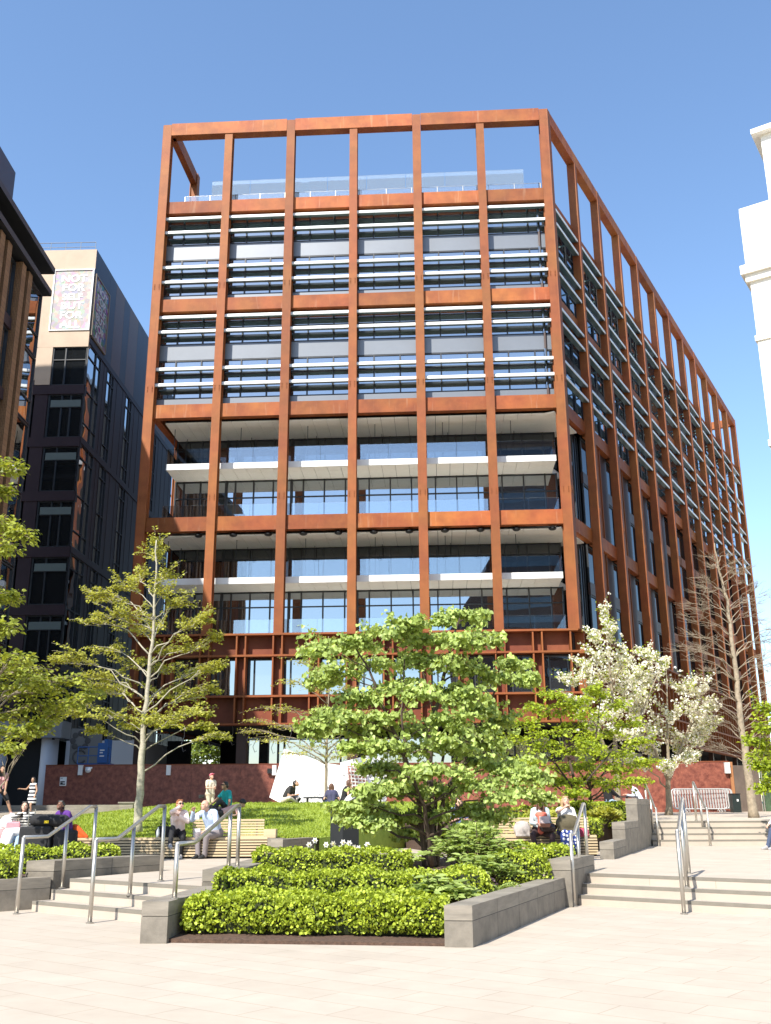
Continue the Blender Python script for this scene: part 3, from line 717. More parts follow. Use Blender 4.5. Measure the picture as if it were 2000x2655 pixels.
# --- brick-finned building on the left edge
b1 = thing('finned_building', 'dark building with brown brick fins and overhanging roof at the left frame edge', 'building', (-19.3, 24, 0))
F1 = Fr((-19.3,24), (0,1), (1,0)); L1 = 26.0
M['finbrick'] = brickmat('brown_brick', (.20,.105,.05), (.25,.14,.07), (.11,.06,.035), .30, .085, .012, axis='YZ', var=.1)
b = MB(); b.box(-40,-20.0,24,49.6,0,29.6); b.box(-40,-21.7,26,50,30.9,37.4); b.box(-40,-22.5,24.2,49,29.6,30.9); b.build('core', M['dark'], b1)
b = MB(); b.box(-45,-29.6,38.5,50,37.4,52); b.build('shade_block', M['dark'], b1)  # unseen mass out of frame, added to cast shade on the banner building
b = MB(); b.box(-40,-18.95,23.6,50.35,29.605,29.95); b.box(-40,-18.9,24,50.4,31.05,31.4); b.build('roof_slab', M['frame'], b1)
b = MB()
for k in range(8): b.fbox(Fr((-21.69,26),(0,1),(1,0)), k*3+.05, k*3+2.9, -.02, .05, 31.41, 37.5)
b.build('penthouse_panel', mat('black_panel', (.012,.016,.025), .3), b1)
for k in range(8):
    y = L1-2.05-3.05*k
    for d in (0, .95):
        b = MB(); b.fbox(F1, y-d-.55, y-d, -.5, .12, 6.0, 29.5); b.build('brick_fin', M['finbrick'], b1)
for k in range(7):
    y1 = L1-2.05-3.05*k-1.55; y0 = y1-1.45
    for j in range(6):
        z1 = 29.4-3.95*j; z0 = z1-3.3
        o = window(F1, y0, y1, z0, z1, -.3, 'glassL', cuts=(.5,), parent=b1) if k < 4 else None
    b = MB()
    for j in range(6): b.fbox(F1, y0, y1, -.5, -.1, 29.4-3.95*(j+1)+.01, 29.4-3.95*j-3.31)
    b.build('spandrel_panel', M['purple_panel'], b1)
for j in range(6):
    z1 = 29.4-3.95*j; z0 = z1-3.9
    window(F1, L1-1.98, L1-.15, z0, z1, -.05, 'glassL', cuts=(), trans=(z0+1.3,), parent=b1)
b = MB(); b.fbox(F1, L1-1.98, L1-.15, -.3, -.12, 5.9, 29.4); b.fbox(F1, 0, L1, -.4, .1, 5.0, 5.95); b.build('edge_panel', M['purple_panel'], b1)
b = MB()
for k in range(6): b.tube([(-20.6, 25+k*4.5, 0),(-20.6,25+k*4.5,5.0)], .45, 14)
b.build('column', M['brown'], b1, smooth=True)
# --- pale stone building on the right edge
b3 = thing('pale_stone_building', 'bright white stone building with projecting cornices at the right frame edge', 'building', (18.45, 45, 0))
M['pstone'] = mat('pale_portland_stone', (.78,.75,.68), .75, var=.05, scale=.6)
d3 = V((.839,-.545,0)); F3 = Fr((18.5,45,0), d3, V((-.545,-.839,0))); G3 = Fr((18.5,45,0), (.56,.83), (-.83,.56))
def ring(z0, z1, o, mbx): mbx.prism([F3(-o,o,0)[:2], F3(30,o,0)[:2], F3(30,-26,0)[:2], F3(-o+.0,-26,0)[:2]], z0, z1)
b = MB(); ring(0, 18.3, -.15, b); ring(18.62, 23.9, -.15, b); ring(24.2, 27.2, -.15, b); ring(28.1, 31.35, -.05, b); b.build('wall', M['pstone'], b3)
b = MB(); ring(18.301, 18.619, -.07, b); ring(23.901, 24.199, -.06, b); b.build('string_course', M['pstone'], b3)
b = MB(); ring(27.201, 27.6, .02, b); ring(27.601, 28.099, .2, b); ring(31.351,31.5,-.06,b); b.build('cornice', M['pstone'], b3)
b = MB(); b.prism([F3(1.4,-1.2,0)[:2],F3(20,-1.2,0)[:2],F3(20,-12,0)[:2],F3(1.4,-12,0)[:2]], 31.51, 36.2); b.build('attic_storey', M['pstone'], b3)
b = MB(); b.prism([F3(1.0,-.8,0)[:2],F3(20,-.8,0)[:2],F3(20,-12,0)[:2],F3(1.0,-12,0)[:2]], 36.21, 36.5); b.build('attic_cornice', M['pstone'], b3)
for u in (2.4, 6.2, 10):
    window(F3, u, u+1.7, 28.6, 30.6, -.1, 'glass', parent=b3); 
    for z in (19.3, 13, 7): window(F3, u, u+1.7, z, z+3.2, -.14, 'glass', parent=b3)
# --- low white block and far tree glimpsed through the passage
b = thing('white_annex', 'low white rendered building glimpsed through the undercroft passage', 'building', (-17, 70, 1.2))
q = MB(); q.box(-21.2,-16.0,67,79,1.2,6.0); q.build('wall', mat('white_render', (.62,.63,.64), .7), b)
FA = Fr((-15.99,67), (0,1), (1,0))
for u in (3.2, 8.2): window(FA, u, u+2.6, 1.8, 4.6, .03, 'glass', cuts=(.3,.6), parent=b, fw=.06)
# ================================================================== red hoarding and things on it
WY = 50.0
rw = thing('red_hoarding', 'long dark red chipboard hoarding in front of the steel building', 'hoarding', (0, WY, 1.25))
xl = at(118,2000,WY).x; xr = 16.75; wt = 3.66
b = MB()
n = 14
for k in range(n):
    a, c = xl+(xr-xl)*k/n, xl+(xr-xl)*(k+1)/n
    b.box(a+.004, c-.004, WY, WY+.06, 1.15, wt)
b.build('board', M['osb'], rw)
b = MB(); b.box(xl, xr, WY-.02, WY+.1, wt+.002, wt+.05); b.build('capping', M['rustdark'], rw)
b = MB(); b.box(xr+.005, xr+.16, WY-.06, WY+.1, 1.2, wt); b.build('end_post', mat('tan_post', (.34,.15,.06), .6), rw)
b = MB()
b.add([(xr+.17,WY,1.2),(xr+1.75,WY+.9,1.2),(xr+1.75,WY+.9,3.5),(xr+.17,WY,3.5),(xr+.15,WY+.06,1.2),(xr+1.73,WY+.96,1.2),(xr+1.73,WY+.96,3.5),(xr+.15,WY+.06,3.5)],[(0,1,2,3),(7,6,5,4),(3,2,6,7),(1,5,6,2)])
tag(b.build('taupe_gate', mat('taupe_sheet', (.24,.19,.16), .35, metal=.3, var=.2, scale=1.2)), 'taupe metal gate panel beside the end of the red hoarding', 'gate')
gf = thing('green_fence', 'green mesh covered fence behind the bare tree on the right', 'fence', (xr+1.8, WY+1, 1.2))
b = MB(); b.hexa([(xr+1.8,WY+.9,1.2),(xr+7,WY+1.4,1.2),(xr+7,WY+1.46,1.2),(xr+1.8,WY+.96,1.2),(xr+1.8,WY+.9,3.45),(xr+7,WY+1.4,3.45),(xr+7,WY+1.46,3.45),(xr+1.8,WY+.96,3.45)])
b.build('mesh_panel', mat('green_mesh', (.05,.085,.045), .7, var=.5, scale=7, stretch=(1,1,.4)), gf)
b = MB()
for k in range(4): b.tube([(xr+1.85+k*1.7,WY+.85+k*.16,1.2),(xr+1.85+k*1.7,WY+.85+k*.16,3.55)], .03, 6)
b.build('post', M['steel'], gf)
# lamps, sign, camera dome
def wall_lamp(px, py, name, label, m, w=.10, h=.22):
    p = at(px, py, WY); t = thing(name, label, 'lamp', (p.x, WY-.02, p.z))
    b = MB(); b.box(p.x-w, p.x+w, WY-.2, WY-.03, p.z-h, p.z+h); b.box(p.x-w*1.05, p.x+w*1.05, WY-.21, WY-.028, p.z+h, p.z+h+.03); b.build('housing', m, t)
    b = MB(); b.box(p.x-.05, p.x+.05, WY-.028, WY-.001, p.z-.08, p.z+.08); b.build('bracket', M['black'], t)
M['lampw'] = mat('white_plastic', (.7,.7,.68), .5)
wall_lamp(211,1998,'wall_lamp','slim white wall lamp on the shaded hoarding near the notice',M['lampw'])
wall_lamp(439,1998,'wall_lamp','white wall lamp on the hoarding right of the pale tree trunk',M['lampw'])
wall_lamp(712.5,1998,'wall_lamp','white wall lamp touching the white folded pavilion',M['lampw'])
wall_lamp(700,2000,'wall_lamp','black box lamp on sunlit red hoarding beside the pavilion',M['black'],.1,.1)
wall_lamp(1884,1992,'wall_lamp','white wall lamp at the right end of the red hoarding',M['lampw'],.12,.24)
p = at(231,1997,WY); b = MB(); b.ell((p.x,WY-.14,p.z),(.15,.13,.14)); b.box(p.x-.16,p.x+.16,WY-.08,WY-.001,p.z+.05,p.z+.15)
tag(b.build('dome_camera', M['lampw'], smooth=True), 'round white dome camera beside a lamp on the shaded hoarding', 'camera')
p = at(164.5,2026,WY); nt_ = thing('notice', 'white printed notice fixed to the shaded dark red hoarding', 'notice', (p.x,WY-.02,p.z))
b = MB(); b.box(p.x-.16,p.x+.16,WY-.03,WY-.005,p.z-.21,p.z+.21); b.build('sheet', M['white'], nt_)
b = MB()
for dz, w, h in ((.15,.05,.012),(-.02,.11,.03),(-.08,.06,.02),(-.13,.12,.03)): b.box(p.x-.13,p.x-.13+w*2,WY-.036,WY-.031,p.z+dz-h,p.z+dz+h)
b.build('print_lines', M['frame'], nt_)
# white folded pavilion with printed panel
pv = thing('white_pavilion', 'folded white display wall leaning in front of the red hoarding', 'pavilion', (-4,46,1.25))
def slab(pts, Y0, Y1, th, name, m, ys=None):
    q = [at(px,py,(ys[i] if ys else Y0)) for i,(px,py) in enumerate(pts)]; k = len(q); b = MB()
    b.add(q+[V((p.x,p.y+th,p.z)) for p in q], [tuple(range(k)),tuple(range(k,2*k))[::-1]]+[(i,k+i,k+(i+1)%k,(i+1)%k) for i in range(k)])
    return b.build(name, m, pv)
slab([(699,2067),(724,2080),(900,2092),(915,2040),(884,1984),(842,1978),(737,1941)][::-1], 46, 46, .25, 'white_panel', M['white'], [46.6,46,45.6,45.5,45.6,46,46.4][::-1])
slab([(882,1977),(905,2092),(1000,2092),(1012,2000),(975,1953)][::-1], 45.5, 45.5, .2, 'white_panel', M['white'], [45.4,45.2,46.2,46.3,46.2][::-1])
pr = slab([(901,1985),(912,2075),(960,2075),(948,1992)][::-1], 45, 45, .02, 'printed_panel', mat('printed_base', (.42,.20,.17), .6), [45.2,45.12,45.5,45.55][::-1])
b = MB()
for k in range(9):
    a = at(905+k*1.1,1990+k*9.2,45.1); c = at(951+k*1.0,1995+k*8.8,45.46); b.tube([a,c],.028,4)
for k in range(5):
    b.tube([at(909+k*9,1989+k,45.12+k*.07), at(917+k*9,2070,45.08+k*.07)], .02, 4)
b.build('printed_lines', M['white'], pr)
b = MB()
for k in range(4):
    b.tube([at(962+k*10,1990+k*4,45.8), at(958+k*10,2012+k*2,45.8)], .05, 4); b.tube([at(962+k*10,1990+k*4,45.8), at(968+k*10,1991+k*4,45.85)], .04, 4)
b.build('printed_marks', mat('grey_print', (.3,.3,.32), .6), pv)
tb = thing('picnic_table', 'small slatted table before the white pavilion left of the thin trunk', 'table', (-6,44,1.3))
p = at(825,2070,44); b = MB()
b.box(p.x-.6,p.x+.6,43.8,44.3,p.z,p.z+.06); b.build('tabletop', M['frame'], tb)
for s in (-.45,.45):
    b = MB(); b.box(p.x+s-.04,p.x+s+.04,43.9,44.2,1.2,p.z-.001); b.build('leg', M['frame'], tb)
b = MB(); b.box(p.x-.6,p.x+.6,43.55,43.75,p.z-.24,p.z-.19); b.build('seat', M['frame'], tb)
# blue lift and rosette wall behind the hoarding
lf = thing('access_lift', 'blue scissor lift platform standing behind the shaded hoarding', 'lift', at(250,1988,54)[:])
M['blue'] = mat('blue_paint', (.015,.09,.28), .5, var=.1)
a = at(206,1986,54); c = at(288,1986,54)
b = MB(); b.box(a.x,c.x,53.6,54.6,1.25,a.z+.12); b.build('base', M['blue'], lf)
b = MB()
for x in (a.x,a.x+.55,a.x+1.1,c.x):
    b.tube([(x,53.6,a.z+.1),(x,53.6,a.z+.95)],.03,6)
b.tube([(a.x,53.6,a.z+.95),(c.x,53.6,a.z+.95)],.03,6); b.tube([(a.x,53.6,a.z+.5),(c.x,53.6,a.z+.5)],.025,6); b.build('guard_rail', M['blue'], lf)
b = MB(); b.box(c.x-.62,c.x-.1,53.5,54.3,a.z+.13,a.z+1.15); b.box(c.x-.3,c.x-.1,53.5,54.3,a.z+1.15,a.z+1.35); b.build('control_box', M['blue'], lf)
b = MB()
for dz, w in ((.45,.12),(.62,.08),(.75,.12)): b.box(c.x-.5,c.x-.5+w*2,53.49,53.498,a.z+dz,a.z+dz+.06)
b.build('decal', M['lampw'], lf)
ew = thing('emblem_wall', 'pale wall carrying dark round emblems behind the shaded hoarding', 'wall', at(205,1950,57)[:])
a = at(178,1985,57.0); c = at(258,1985,57.0)
b = MB(); b.box(a.x,c.x,57,57.2,1.2,6.0); b.build('board', mat('pale_board', (.17,.165,.155), .7), ew)
p = at(209,1921,57); b = MB()
for k in range(8):
    th = k*math.pi/4; b.ell((p.x+.42*math.cos(th),56.98,p.z+.42*math.sin(th)),(.17,.02,.17),10,6)
b.build('rosette', mat('emblem_print', (.075,.07,.065), .8), ew)
p = at(207,1962,57); b = MB(); b.tube([(p.x+.36*math.cos(t*.1),56.98,p.z+.36*math.sin(t*.1)) for t in range(5,58)],.055,6); b.build('ring', bpy.data.materials['emblem_print'], ew)
# ================================================================== benches
def bench(name, label, x0, x1, y, zg, bx0, bx1, m='wood', slat=.052, hb=.42):
    r = thing(name, label, 'bench', ((x0+x1)/2, y, zg)); n = 7
    for k in range(n):               # front face and seat are one row of rounded slats bending over the edge
        z = zg+.045+k*.061; dy = .0 if k < 5 else (k-4)*.03
        b = MB(); b.box(x0, x1, y+dy, y+dy+.05, z, z+slat*.72); b.build('slat', M[m], r)
    for k in range(5):
        b = MB(); b.box(x0, x1, y+.09+k*.078, y+.09+k*.078+.06, zg+.43-.01*k, zg+.465-.01*k); b.build('slat', M[m], r)
    b = MB(); b.box(x0+.02,x1-.02,y+.085,y+.45,zg+.001,zg+.40); b.build('plinth', M['gap'], r)
    for k in range(7):
        z = zg+.45+k*.061
        b = MB(); b.box(bx0, bx1, y+.50+k*.012, y+.54+k*.012, z, z+.042); b.build('back_slat', M[m], r)
    b = MB(); N = max(2, int((bx1-bx0)/1.2)+1)
    for k in range(N):
        q = bx0+.18+(bx1-bx0-.36)*k/(N-1)
        b.hexa([(q-.02,y+.545,zg+.02),(q+.02,y+.545,zg+.02),(q+.02,y+.60,zg+.02),(q-.02,y+.60,zg+.02),(q-.02,y+.622,zg+.86),(q+.02,y+.622,zg+.86),(q+.02,y+.66,zg+.86),(q-.02,y+.66,zg+.86)])
    b.build('back_bracket', M['frame'], r)
    return r
BY = 24.05
bL = bench('slatted_bench', 'long pale timber bench of horizontal slats edging the lawn', -11.2, -2.78, BY, .45, -4.62, -2.92)
b = MB(); b.box(-2.9,-2.62,BY+.32,BY+.75,.89,1.08); b.build('end_block', M['wood'], bL)
stone_wall('bench_end_block', 'square stone block closing the right end of the lawn bench', [(-2.77,BY-.02),(-2.42,BY-.02),(-2.42,BY+.5),(-2.77,BY+.5)], .45, .885, joints=2, cat='stone block')
bR = bench('slatted_bench', 'pale timber slatted bench where two women sit on the right', 1.9, 4.86, 24.1, .45, 2.15, 4.78)
bB = thing('slatted_bench', 'dark brown slatted bench in shade against the red hoarding', 'bench', (6,41,1.2))
for k in range(6):
    a = at(1420,2063+k*7.4,41); c = at(1592,2063+k*7.4,41); b = MB(); b.box(a.x,c.x,41,41.06,a.z-.07,a.z); b.build('back_slat', M['wooddk'], bB)
b = MB(); b.box(a.x,c.x,40.5,40.98,1.6,1.68); b.build('seat', M['wooddk'], bB)
b = MB()
for q in (a.x+.3,(a.x+c.x)/2,c.x-.3): b.box(q-.04,q+.04,40.6,41.12,1.2,1.599); b.box(q-.04,q+.04,41.07,41.12,1.6,2.1)
b.build('frame', M['frame'], bB)
# black cabinet
cb = thing('black_cabinet', 'tall plain black cabinet standing at the lawn edge behind daffodils', 'cabinet', (-1,23.6,.45))
a = at(857,2150,23.6); m_ = at(889,2150,23.4); c = at(931,2150,23.75)
b = MB(); b.prism([a[:2],m_[:2],c[:2],(a.x+c.x-m_.x, a.y+c.y-m_.y+.3)], .45, at(880,2103,23.5).z); b.build('body', M['black'], cb)
b = MB(); z = at(880,2103,23.5).z; b.prism([(a.x-.01,a.y-.01),(m_.x,m_.y-.015),(c.x+.01,c.y),(a.x+c.x-m_.x, a.y+c.y-m_.y+.31)], z+.002, z+.03); b.build('lid', M['black'], cb)
# ================================================================== handrails
def handrail(label, p1, p2, zb1, zb2, z1, z2, mids=(), f0=.28, f1=.9, r=.029, group=None, lead=0.0):
    a = V((p1[0],p1[1],0)); c = V((p2[0],p2[1],0))
    P = lambda f, z: a.lerp(c, f)+V((0,0,z))
    t = thing('handrail', label, 'handrail', (a.x,a.y,zb1))
    b = MB(); b.tube([P(0,z1-.0),P(f0,z1),P(f1,z2),P(1,z2)], r*1.0, 10); b.build('rail', M['steel'], t, smooth=True)
    def ht(f): return z1 if f <= f0 else (z2 if f >= f1 else z1+(z2-z1)*(f-f0)/(f1-f0))
    for f, zb in [(0,zb1)]+list(mids)+[(1,zb2)]:
        b = MB(); b.tube([P(f,zb),P(f,ht(f)+(.0 if f in (0,1) else -.02))], r*1.05, 10); b.build('post', M['steel'], t, smooth=True)
        b = MB(); b.lathe([(r*2,0),(r*2,.008),(r*1.2,.012)], P(f,zb+.004), 12); b.build('base_flange', M['steel'], t)
    return t
handrail('outermost steel handrail of the left steps by the upper brown wall', (-5.70,16.30), (-5.07,17.98), 0, .45, 1.12, 1.585, [(.58,.3)], .32, .9)
handrail('steel handrail standing in the middle of the left steps', (-4.18,14.93), (-3.56,16.52), 0, .45, 1.115, 1.575, [(.53,.3)], .30, .9)
handrail('steel handrail fixed on the planter wall in front of the seated man', (-2.63,13.05), (-2.27,15.85), .465, .685, 1.105, 1.575, [(.83,.685)], .25, .95)
handrail('steel handrail where the long planter wall meets the right stairs', (2.99,16.98), (3.53,18.5), 0, .45, 1.10, 1.58, [(.45,.3)], .2, .92)
p = g(1500+915*.30012,1900+1567*.30012,0)
handrail('steel handrail standing alone in the middle of the wide right stairs', p[:2], (5.02,17.5), 0, .45, 1.17, 1.655, [(.55,.3)], .12, .95)
for x, lab in ((7.86,'upper stair handrail beside the tallest stepped wall block'),(9.35,'upper stair handrail in front of the crowd barriers'),(12.05,'upper stair handrail close to the leaning bare tree')):
    handrail(lab, (x,30.22), (x+.12,31.75), .45, 1.125, 1.5, 2.27, [(.5,.8)], .1, .97, r=.03)
# ================================================================== crowd barriers, bin
def barrier():
    t = thing('crowd_barrier', 'galvanised steel crowd barriers stacked upright against the red hoarding', 'barrier', (0,0,0), 0, 'crowd barriers stacked by the hoarding')
    w, h = 2.3, 1.02; r = .12; z0 = .16
    path = []
    for cx, cz, a0 in ((w/2-r,z0+h-r-z0+0*r,0),(-w/2+r,h-r,90),(-w/2+r,z0+r,180),(w/2-r,z0+r,270)):
        cz = (h-r) if a0 in (0,90) else z0+r
        for k in range(4): th = math.radians(a0+30*k); path.append((cx+r*math.cos(th),0,cz+r*math.sin(th)))
    path.append(path[0])
    b = MB(); b.tube(path, .024, 8, caps=False); b.build('frame', M['galv'], t, smooth=True)
    b = MB()
    for k in range(19):
        x = -w/2+.115*(k+1); b.tube([(x,0,z0),(x,0,h)], .009, 5)
    b.build('bars', M['galv'], t)
    for s in (-.75,.75):
        b = MB(); b.tube([(s,-.22,0),(s,-.05,.12),(s,0,z0)],.016,6); b.tube([(s,.22,0),(s,.05,.12),(s,0,z0)],.016,6); b.build('foot', M['galv'], t)
    return t
M['galv'] = mat('galvanised_steel', (.5,.5,.48), .45, metal=.3)
def copy_tree(o, parent=None):
    c = o.copy(); COL.objects.link(c); c.parent = parent
    for ch in list(o.children): copy_tree(ch, c)
    return c
bar = barrier(); 
ctr = at(1842,2108,48.6)
for k in range(5):
    o = bar if k == 0 else copy_tree(bar)
    o.location = (ctr.x-.55+.14*k+(.03 if k%2 else 0), 48.2+.22*k, 1.30); o.rotation_euler = (math.radians(-7),0,math.radians(2-k*1.5)); o.scale = (1.1,1,1.05)
bn = thing('litter_bin', 'dark slim litter bin at the right end of the crowd barriers', 'bin', (0,48,1.3))
a = at(1903,2107,48); c = at(1924,2107,48); z1 = at(1912,2057,48).z
b = MB(); b.box(a.x,c.x,48,48.45,1.28,z1-.05); b.build('body', mat('dark_green_metal', (.012,.02,.018), .4), bn)
b = MB(); b.box(a.x-.02,c.x+.02,47.98,48.47,z1-.048,z1+.0); b.build('lid', M['black'], bn)
b = MB(); p = at(1913,2075,48); b.box(p.x-.04,p.x+.04,47.985,47.998,p.z-.05,p.z+.05); b.build('badge', M['lampw'], bn)

# tall block across the square, behind the camera: seen mirrored in the balcony windows
tw = thing('mirrored_tower', 'tall dark office tower mirrored in the right hand balcony windows', 'building', (30,-70,0))
b = MB(); b.prism([(7.5,-62),(60,-62),(60,-85),(7.5,-85)], 0, 74); b.prism([(-2,-62.5),(7.45,-62.5),(7.45,-85),(-2,-85)], 0, lambda x,y: 34+(x+2)*1.6); b.build('wall', M['brown'], tw)
for k in range(20):
    b = MB(); b.box(7.6,59.8,-62.0,-61.9,2+k*3.6,4.2+k*3.6); b.build('window', M['glassD'], tw)
# ================================================================== vegetation
def rv(s=1.0): return V((RND.gauss(0,s),RND.gauss(0,s),RND.gauss(0,s)))
SHAPES = {
 'heart': [(0,0),(.42,-.06),(.56,.30),(.34,.70),(0,1.0),(-.34,.70),(-.56,.30),(-.42,-.06)],
 'oval': [(0,0),(.28,.25),(.30,.6),(0,1.0),(-.30,.6),(-.28,.25)],
 'round': [(.2,0),(.5,.3),(.45,.75),(0,1),(-.45,.75),(-.5,.3),(-.2,0)],
 'lance': [(0,0),(.17,.3),(.15,.65),(0,1.0),(-.15,.65),(-.17,.3)],
 'lobed': [(0,0),(.5,.05),(.33,.35),(.6,.6),(.22,.65),(0,1),(-.22,.65),(-.6,.6),(-.33,.35),(-.5,.05)],
}
class Leaves:
    def __init__(s): s.v = []; s.f = []
    def leaf(s, p, d, n, size, shape):
        y = d.normalized(); x = y.cross(n)
        if x.length < 1e-3: x = y.cross(V((.3,.5,.8)))
        x.normalize(); nn = x.cross(y)
        k = len(s.v); sh = SHAPES[shape]
        for a, c in sh:
            q = p+x*(a*size)+y*(c*size)+nn*(abs(a)*size*.25-(c*c)*size*.18); s.v.append((q.x,q.y,q.z))
        s.f.append(tuple(range(k, k+len(sh))))
    def build(s, name, m, parent):
        me = bpy.data.meshes.new(name); me.from_pydata(s.v, [], s.f); me.update()
        return link(name, me, m, parent)
def bez(a, c1, c2, b, n):
    return [a*(1-t)**3+c1*3*t*(1-t)**2+c2*3*t*t*(1-t)+b*t**3 for t in [k/n for k in range(n+1)]]
def tree(name, label, base, stems, clumps, leafm, barkm, lsize, shape, per, r0=.09, group=None, cat='tree', twigs=9, droop=.25, updir=.35, face=0.0, leafr=.38,
         bl=None, blm=None, blper=0, blsize=.06, limb_r=.028, sway=.18, rise=.45, nring=7, leafup=.8, bare=False):
    """stems: list of [points]; clumps: list of (centre, (rx,ry,rz), density)"""
    t = thing(name, label, cat, base[:], 0, group)
    wood = MB(); L = Leaves(); B = Leaves()
    pts = []
    for path, ra, rb in stems:
        q = []; n = len(path)
        for k in range(n-1):
            for j in range(4):
                f = j/4; q.append(path[k].lerp(path[k+1], f)+V((RND.gauss(0,ra*.12),RND.gauss(0,ra*.12),0)))
        q.append(path[-1])
        rs = [ra+(rb-ra)*(k/(len(q)-1))**.8 for k in range(len(q))]
        rs[0] *= 1.25
        wood.tube(q, rs, nring+2)
        pts += list(zip(q, rs))
    for c, rad, den in clumps:
        # attach to a stem point below and inward of the clump
        best = min(pts, key=lambda pr: ((pr[0]-c).length + max(0, pr[0].z-(c.z-rise*abs((pr[0]-c).length)*.35))*2.2))
        a = best[0]; h = (c-a); L0 = h.length
        r1 = min(best[1]*.6, limb_r*(.6+.25*L0))
        c1 = a+V((h.x*.3,h.y*.3,h.z*.55+.06*L0)); c2 = a+V((h.x*.72,h.y*.72,h.z*.95+.05*L0))+rv(sway*.3*L0*.3)
        path = bez(a, c1, c2, c, 7)
        path = [p+(rv(.02*L0) if 0 < i < 7 else V((0,0,0))) for i, p in enumerate(path)]
        wood.tube(path, [max(r1*(1-k/8), .006) for k in range(8)], 6)
        nt = max(3, int(twigs*den))
        lim = path[4:]
        for k in range(nt):
            s0 = RND.choice(lim)+rv(.02)
            th = RND.random()*6.283; u = RND.gauss(0, .45)
            dr = V((math.cos(th)*rad[0], math.sin(th)*rad[1], u*rad[2]+updir*rad[2]))
            e = c+dr*(.55+.45*RND.random())
            mid = s0.lerp(e, .55)+V((0,0,.12*(e-s0).length))
            tw = bez(s0, s0.lerp(mid,.6), mid, e+V((0,0,-droop*rad[2]*.5)), 5)
            wood.tube(tw, [max(.35*r1*(1-j/6), .0035) for j in range(6)], 4, caps=False)
            if bare:
                for j in range(int(per*1.0)):
                    f = RND.uniform(.2,1); i = min(4,int(f*5)); p = tw[i].lerp(tw[i+1], f*5-i)
                    d = ((tw[i+1]-tw[i]).normalized()+rv(.5)); d.z = abs(d.z)*.6+.1
                    wood.tube([p, p+d*.12, p+d*.3+V((0,0,.04))], [.006,.0045,.003], 3, caps=False)
                continue
            m = int(per*(.7+.6*RND.random()))
            for j in range(m):
                f = RND.random()**.75
                i = min(4, int(f*5)); p = tw[i].lerp(tw[i+1], f*5-i)
                d = (tw[i+1]-tw[i]).normalized()
                side = d.cross(V((0,0,1)));
                if side.length < .1: side = V((1,0,0))
                sg = RND.choice((-1,1))
                o = side.normalized()*sg*(.3+RND.random())*lsize*1.3
                ld = (d*.5+side.normalized()*sg*.9+V((0,0,-droop-.2*RND.random()))+rv(.25))
                nrm = V((0,0,leafup))+rv(leafr)+V((-.12,-.25-face,0))
                L.leaf(p+o*.6+rv(lsize*.5), ld, nrm, lsize*(.5+.85*RND.random()), shape)
            for j in range(blper):
                f = RND.random(); i = min(4, int(f*5)); p = tw[i].lerp(tw[i+1], f*5-i)+rv(.05)
                for q in range(3):
                    n = rv(1)+V((0,-.6,.4)); B.leaf(p+rv(blsize*.35), rv(1), n, blsize*(.7+.6*RND.random()), 'round')
    wood.build('trunk', barkm, t, smooth=True)
    if L.f: L.build('crown', leafm, t)
    if B.f: B.build('blossom', blm, t)
    return t
def clump(px, py, rx, ry, Y, dY=.0, den=1.0, ryd=None):
    c = at(px, py, Y+dY); k = 1/(ppm(Y)*.96)
    return (c, (rx*k, (ryd if ryd else rx*.75)*k, ry*k), den)
# ---- the heart-leaved tree in the central planter
TY = 19.6
base = at(1117,2203,TY); base.z = .5
kl = [(1200,1592,66,26),(1150,1610,28,16),(1245,1612,22,26),(850,1678,85,34),(800,1690,34,20),(915,1650,50,30),(1010,1645,80,34),(1060,1620,40,16),(1120,1650,70,28),(1200,1665,80,30),(1270,1655,46,24),
 (1330,1722,70,22),(1290,1755,50,20),(1375,1745,24,18),(960,1730,95,46),(1060,1720,90,50),(1150,1730,80,46),(1225,1745,60,36),(880,1752,66,34),(840,1770,46,26),(1000,1790,95,34),(1100,1800,90,40),(1190,1800,80,38),(1250,1815,46,30),(940,1812,70,28),
 (820,1870,62,44),(795,1900,40,26),(890,1865,70,40),(905,1910,60,28),(985,1875,80,40),(1070,1890,60,34),(1180,1870,80,40),(1260,1850,56,30),(1310,1880,40,22),(1215,1900,70,30),
 (1000,1945,84,36),(1090,1945,84,40),(1180,1940,84,40),(1275,1935,70,32),(930,1955,50,22),(960,1987,48,20),(1050,1995,70,28),(1140,2000,84,30),(1240,1990,84,30),(1330,2000,66,24),(1395,2022,42,22),
 (985,2050,62,22),(930,2070,40,14),(1070,2050,60,26),(1160,2050,70,26),(1260,2050,80,26),(1350,2062,60,24),(1400,2058,30,18),(910,2098,60,20),(985,2105,56,22),(870,2095,28,12),(960,2135,60,22),(1040,2128,60,30),(1130,2110,50,26),(1215,2110,60,32),(1290,2110,56,28),(905,2128,26,10),(1055,2168,40,22),(1125,2170,36,22),(1230,2150,44,24)]
cl = [clump(x+RND.gauss(0,6),y+RND.gauss(0,6),rx*1.2,ry*1.32,TY,RND.uniform(-1.4,1.2),1.0) for x,y,rx,ry in kl]
P_ = lambda x,y,d=0: at(x,y,TY+d)
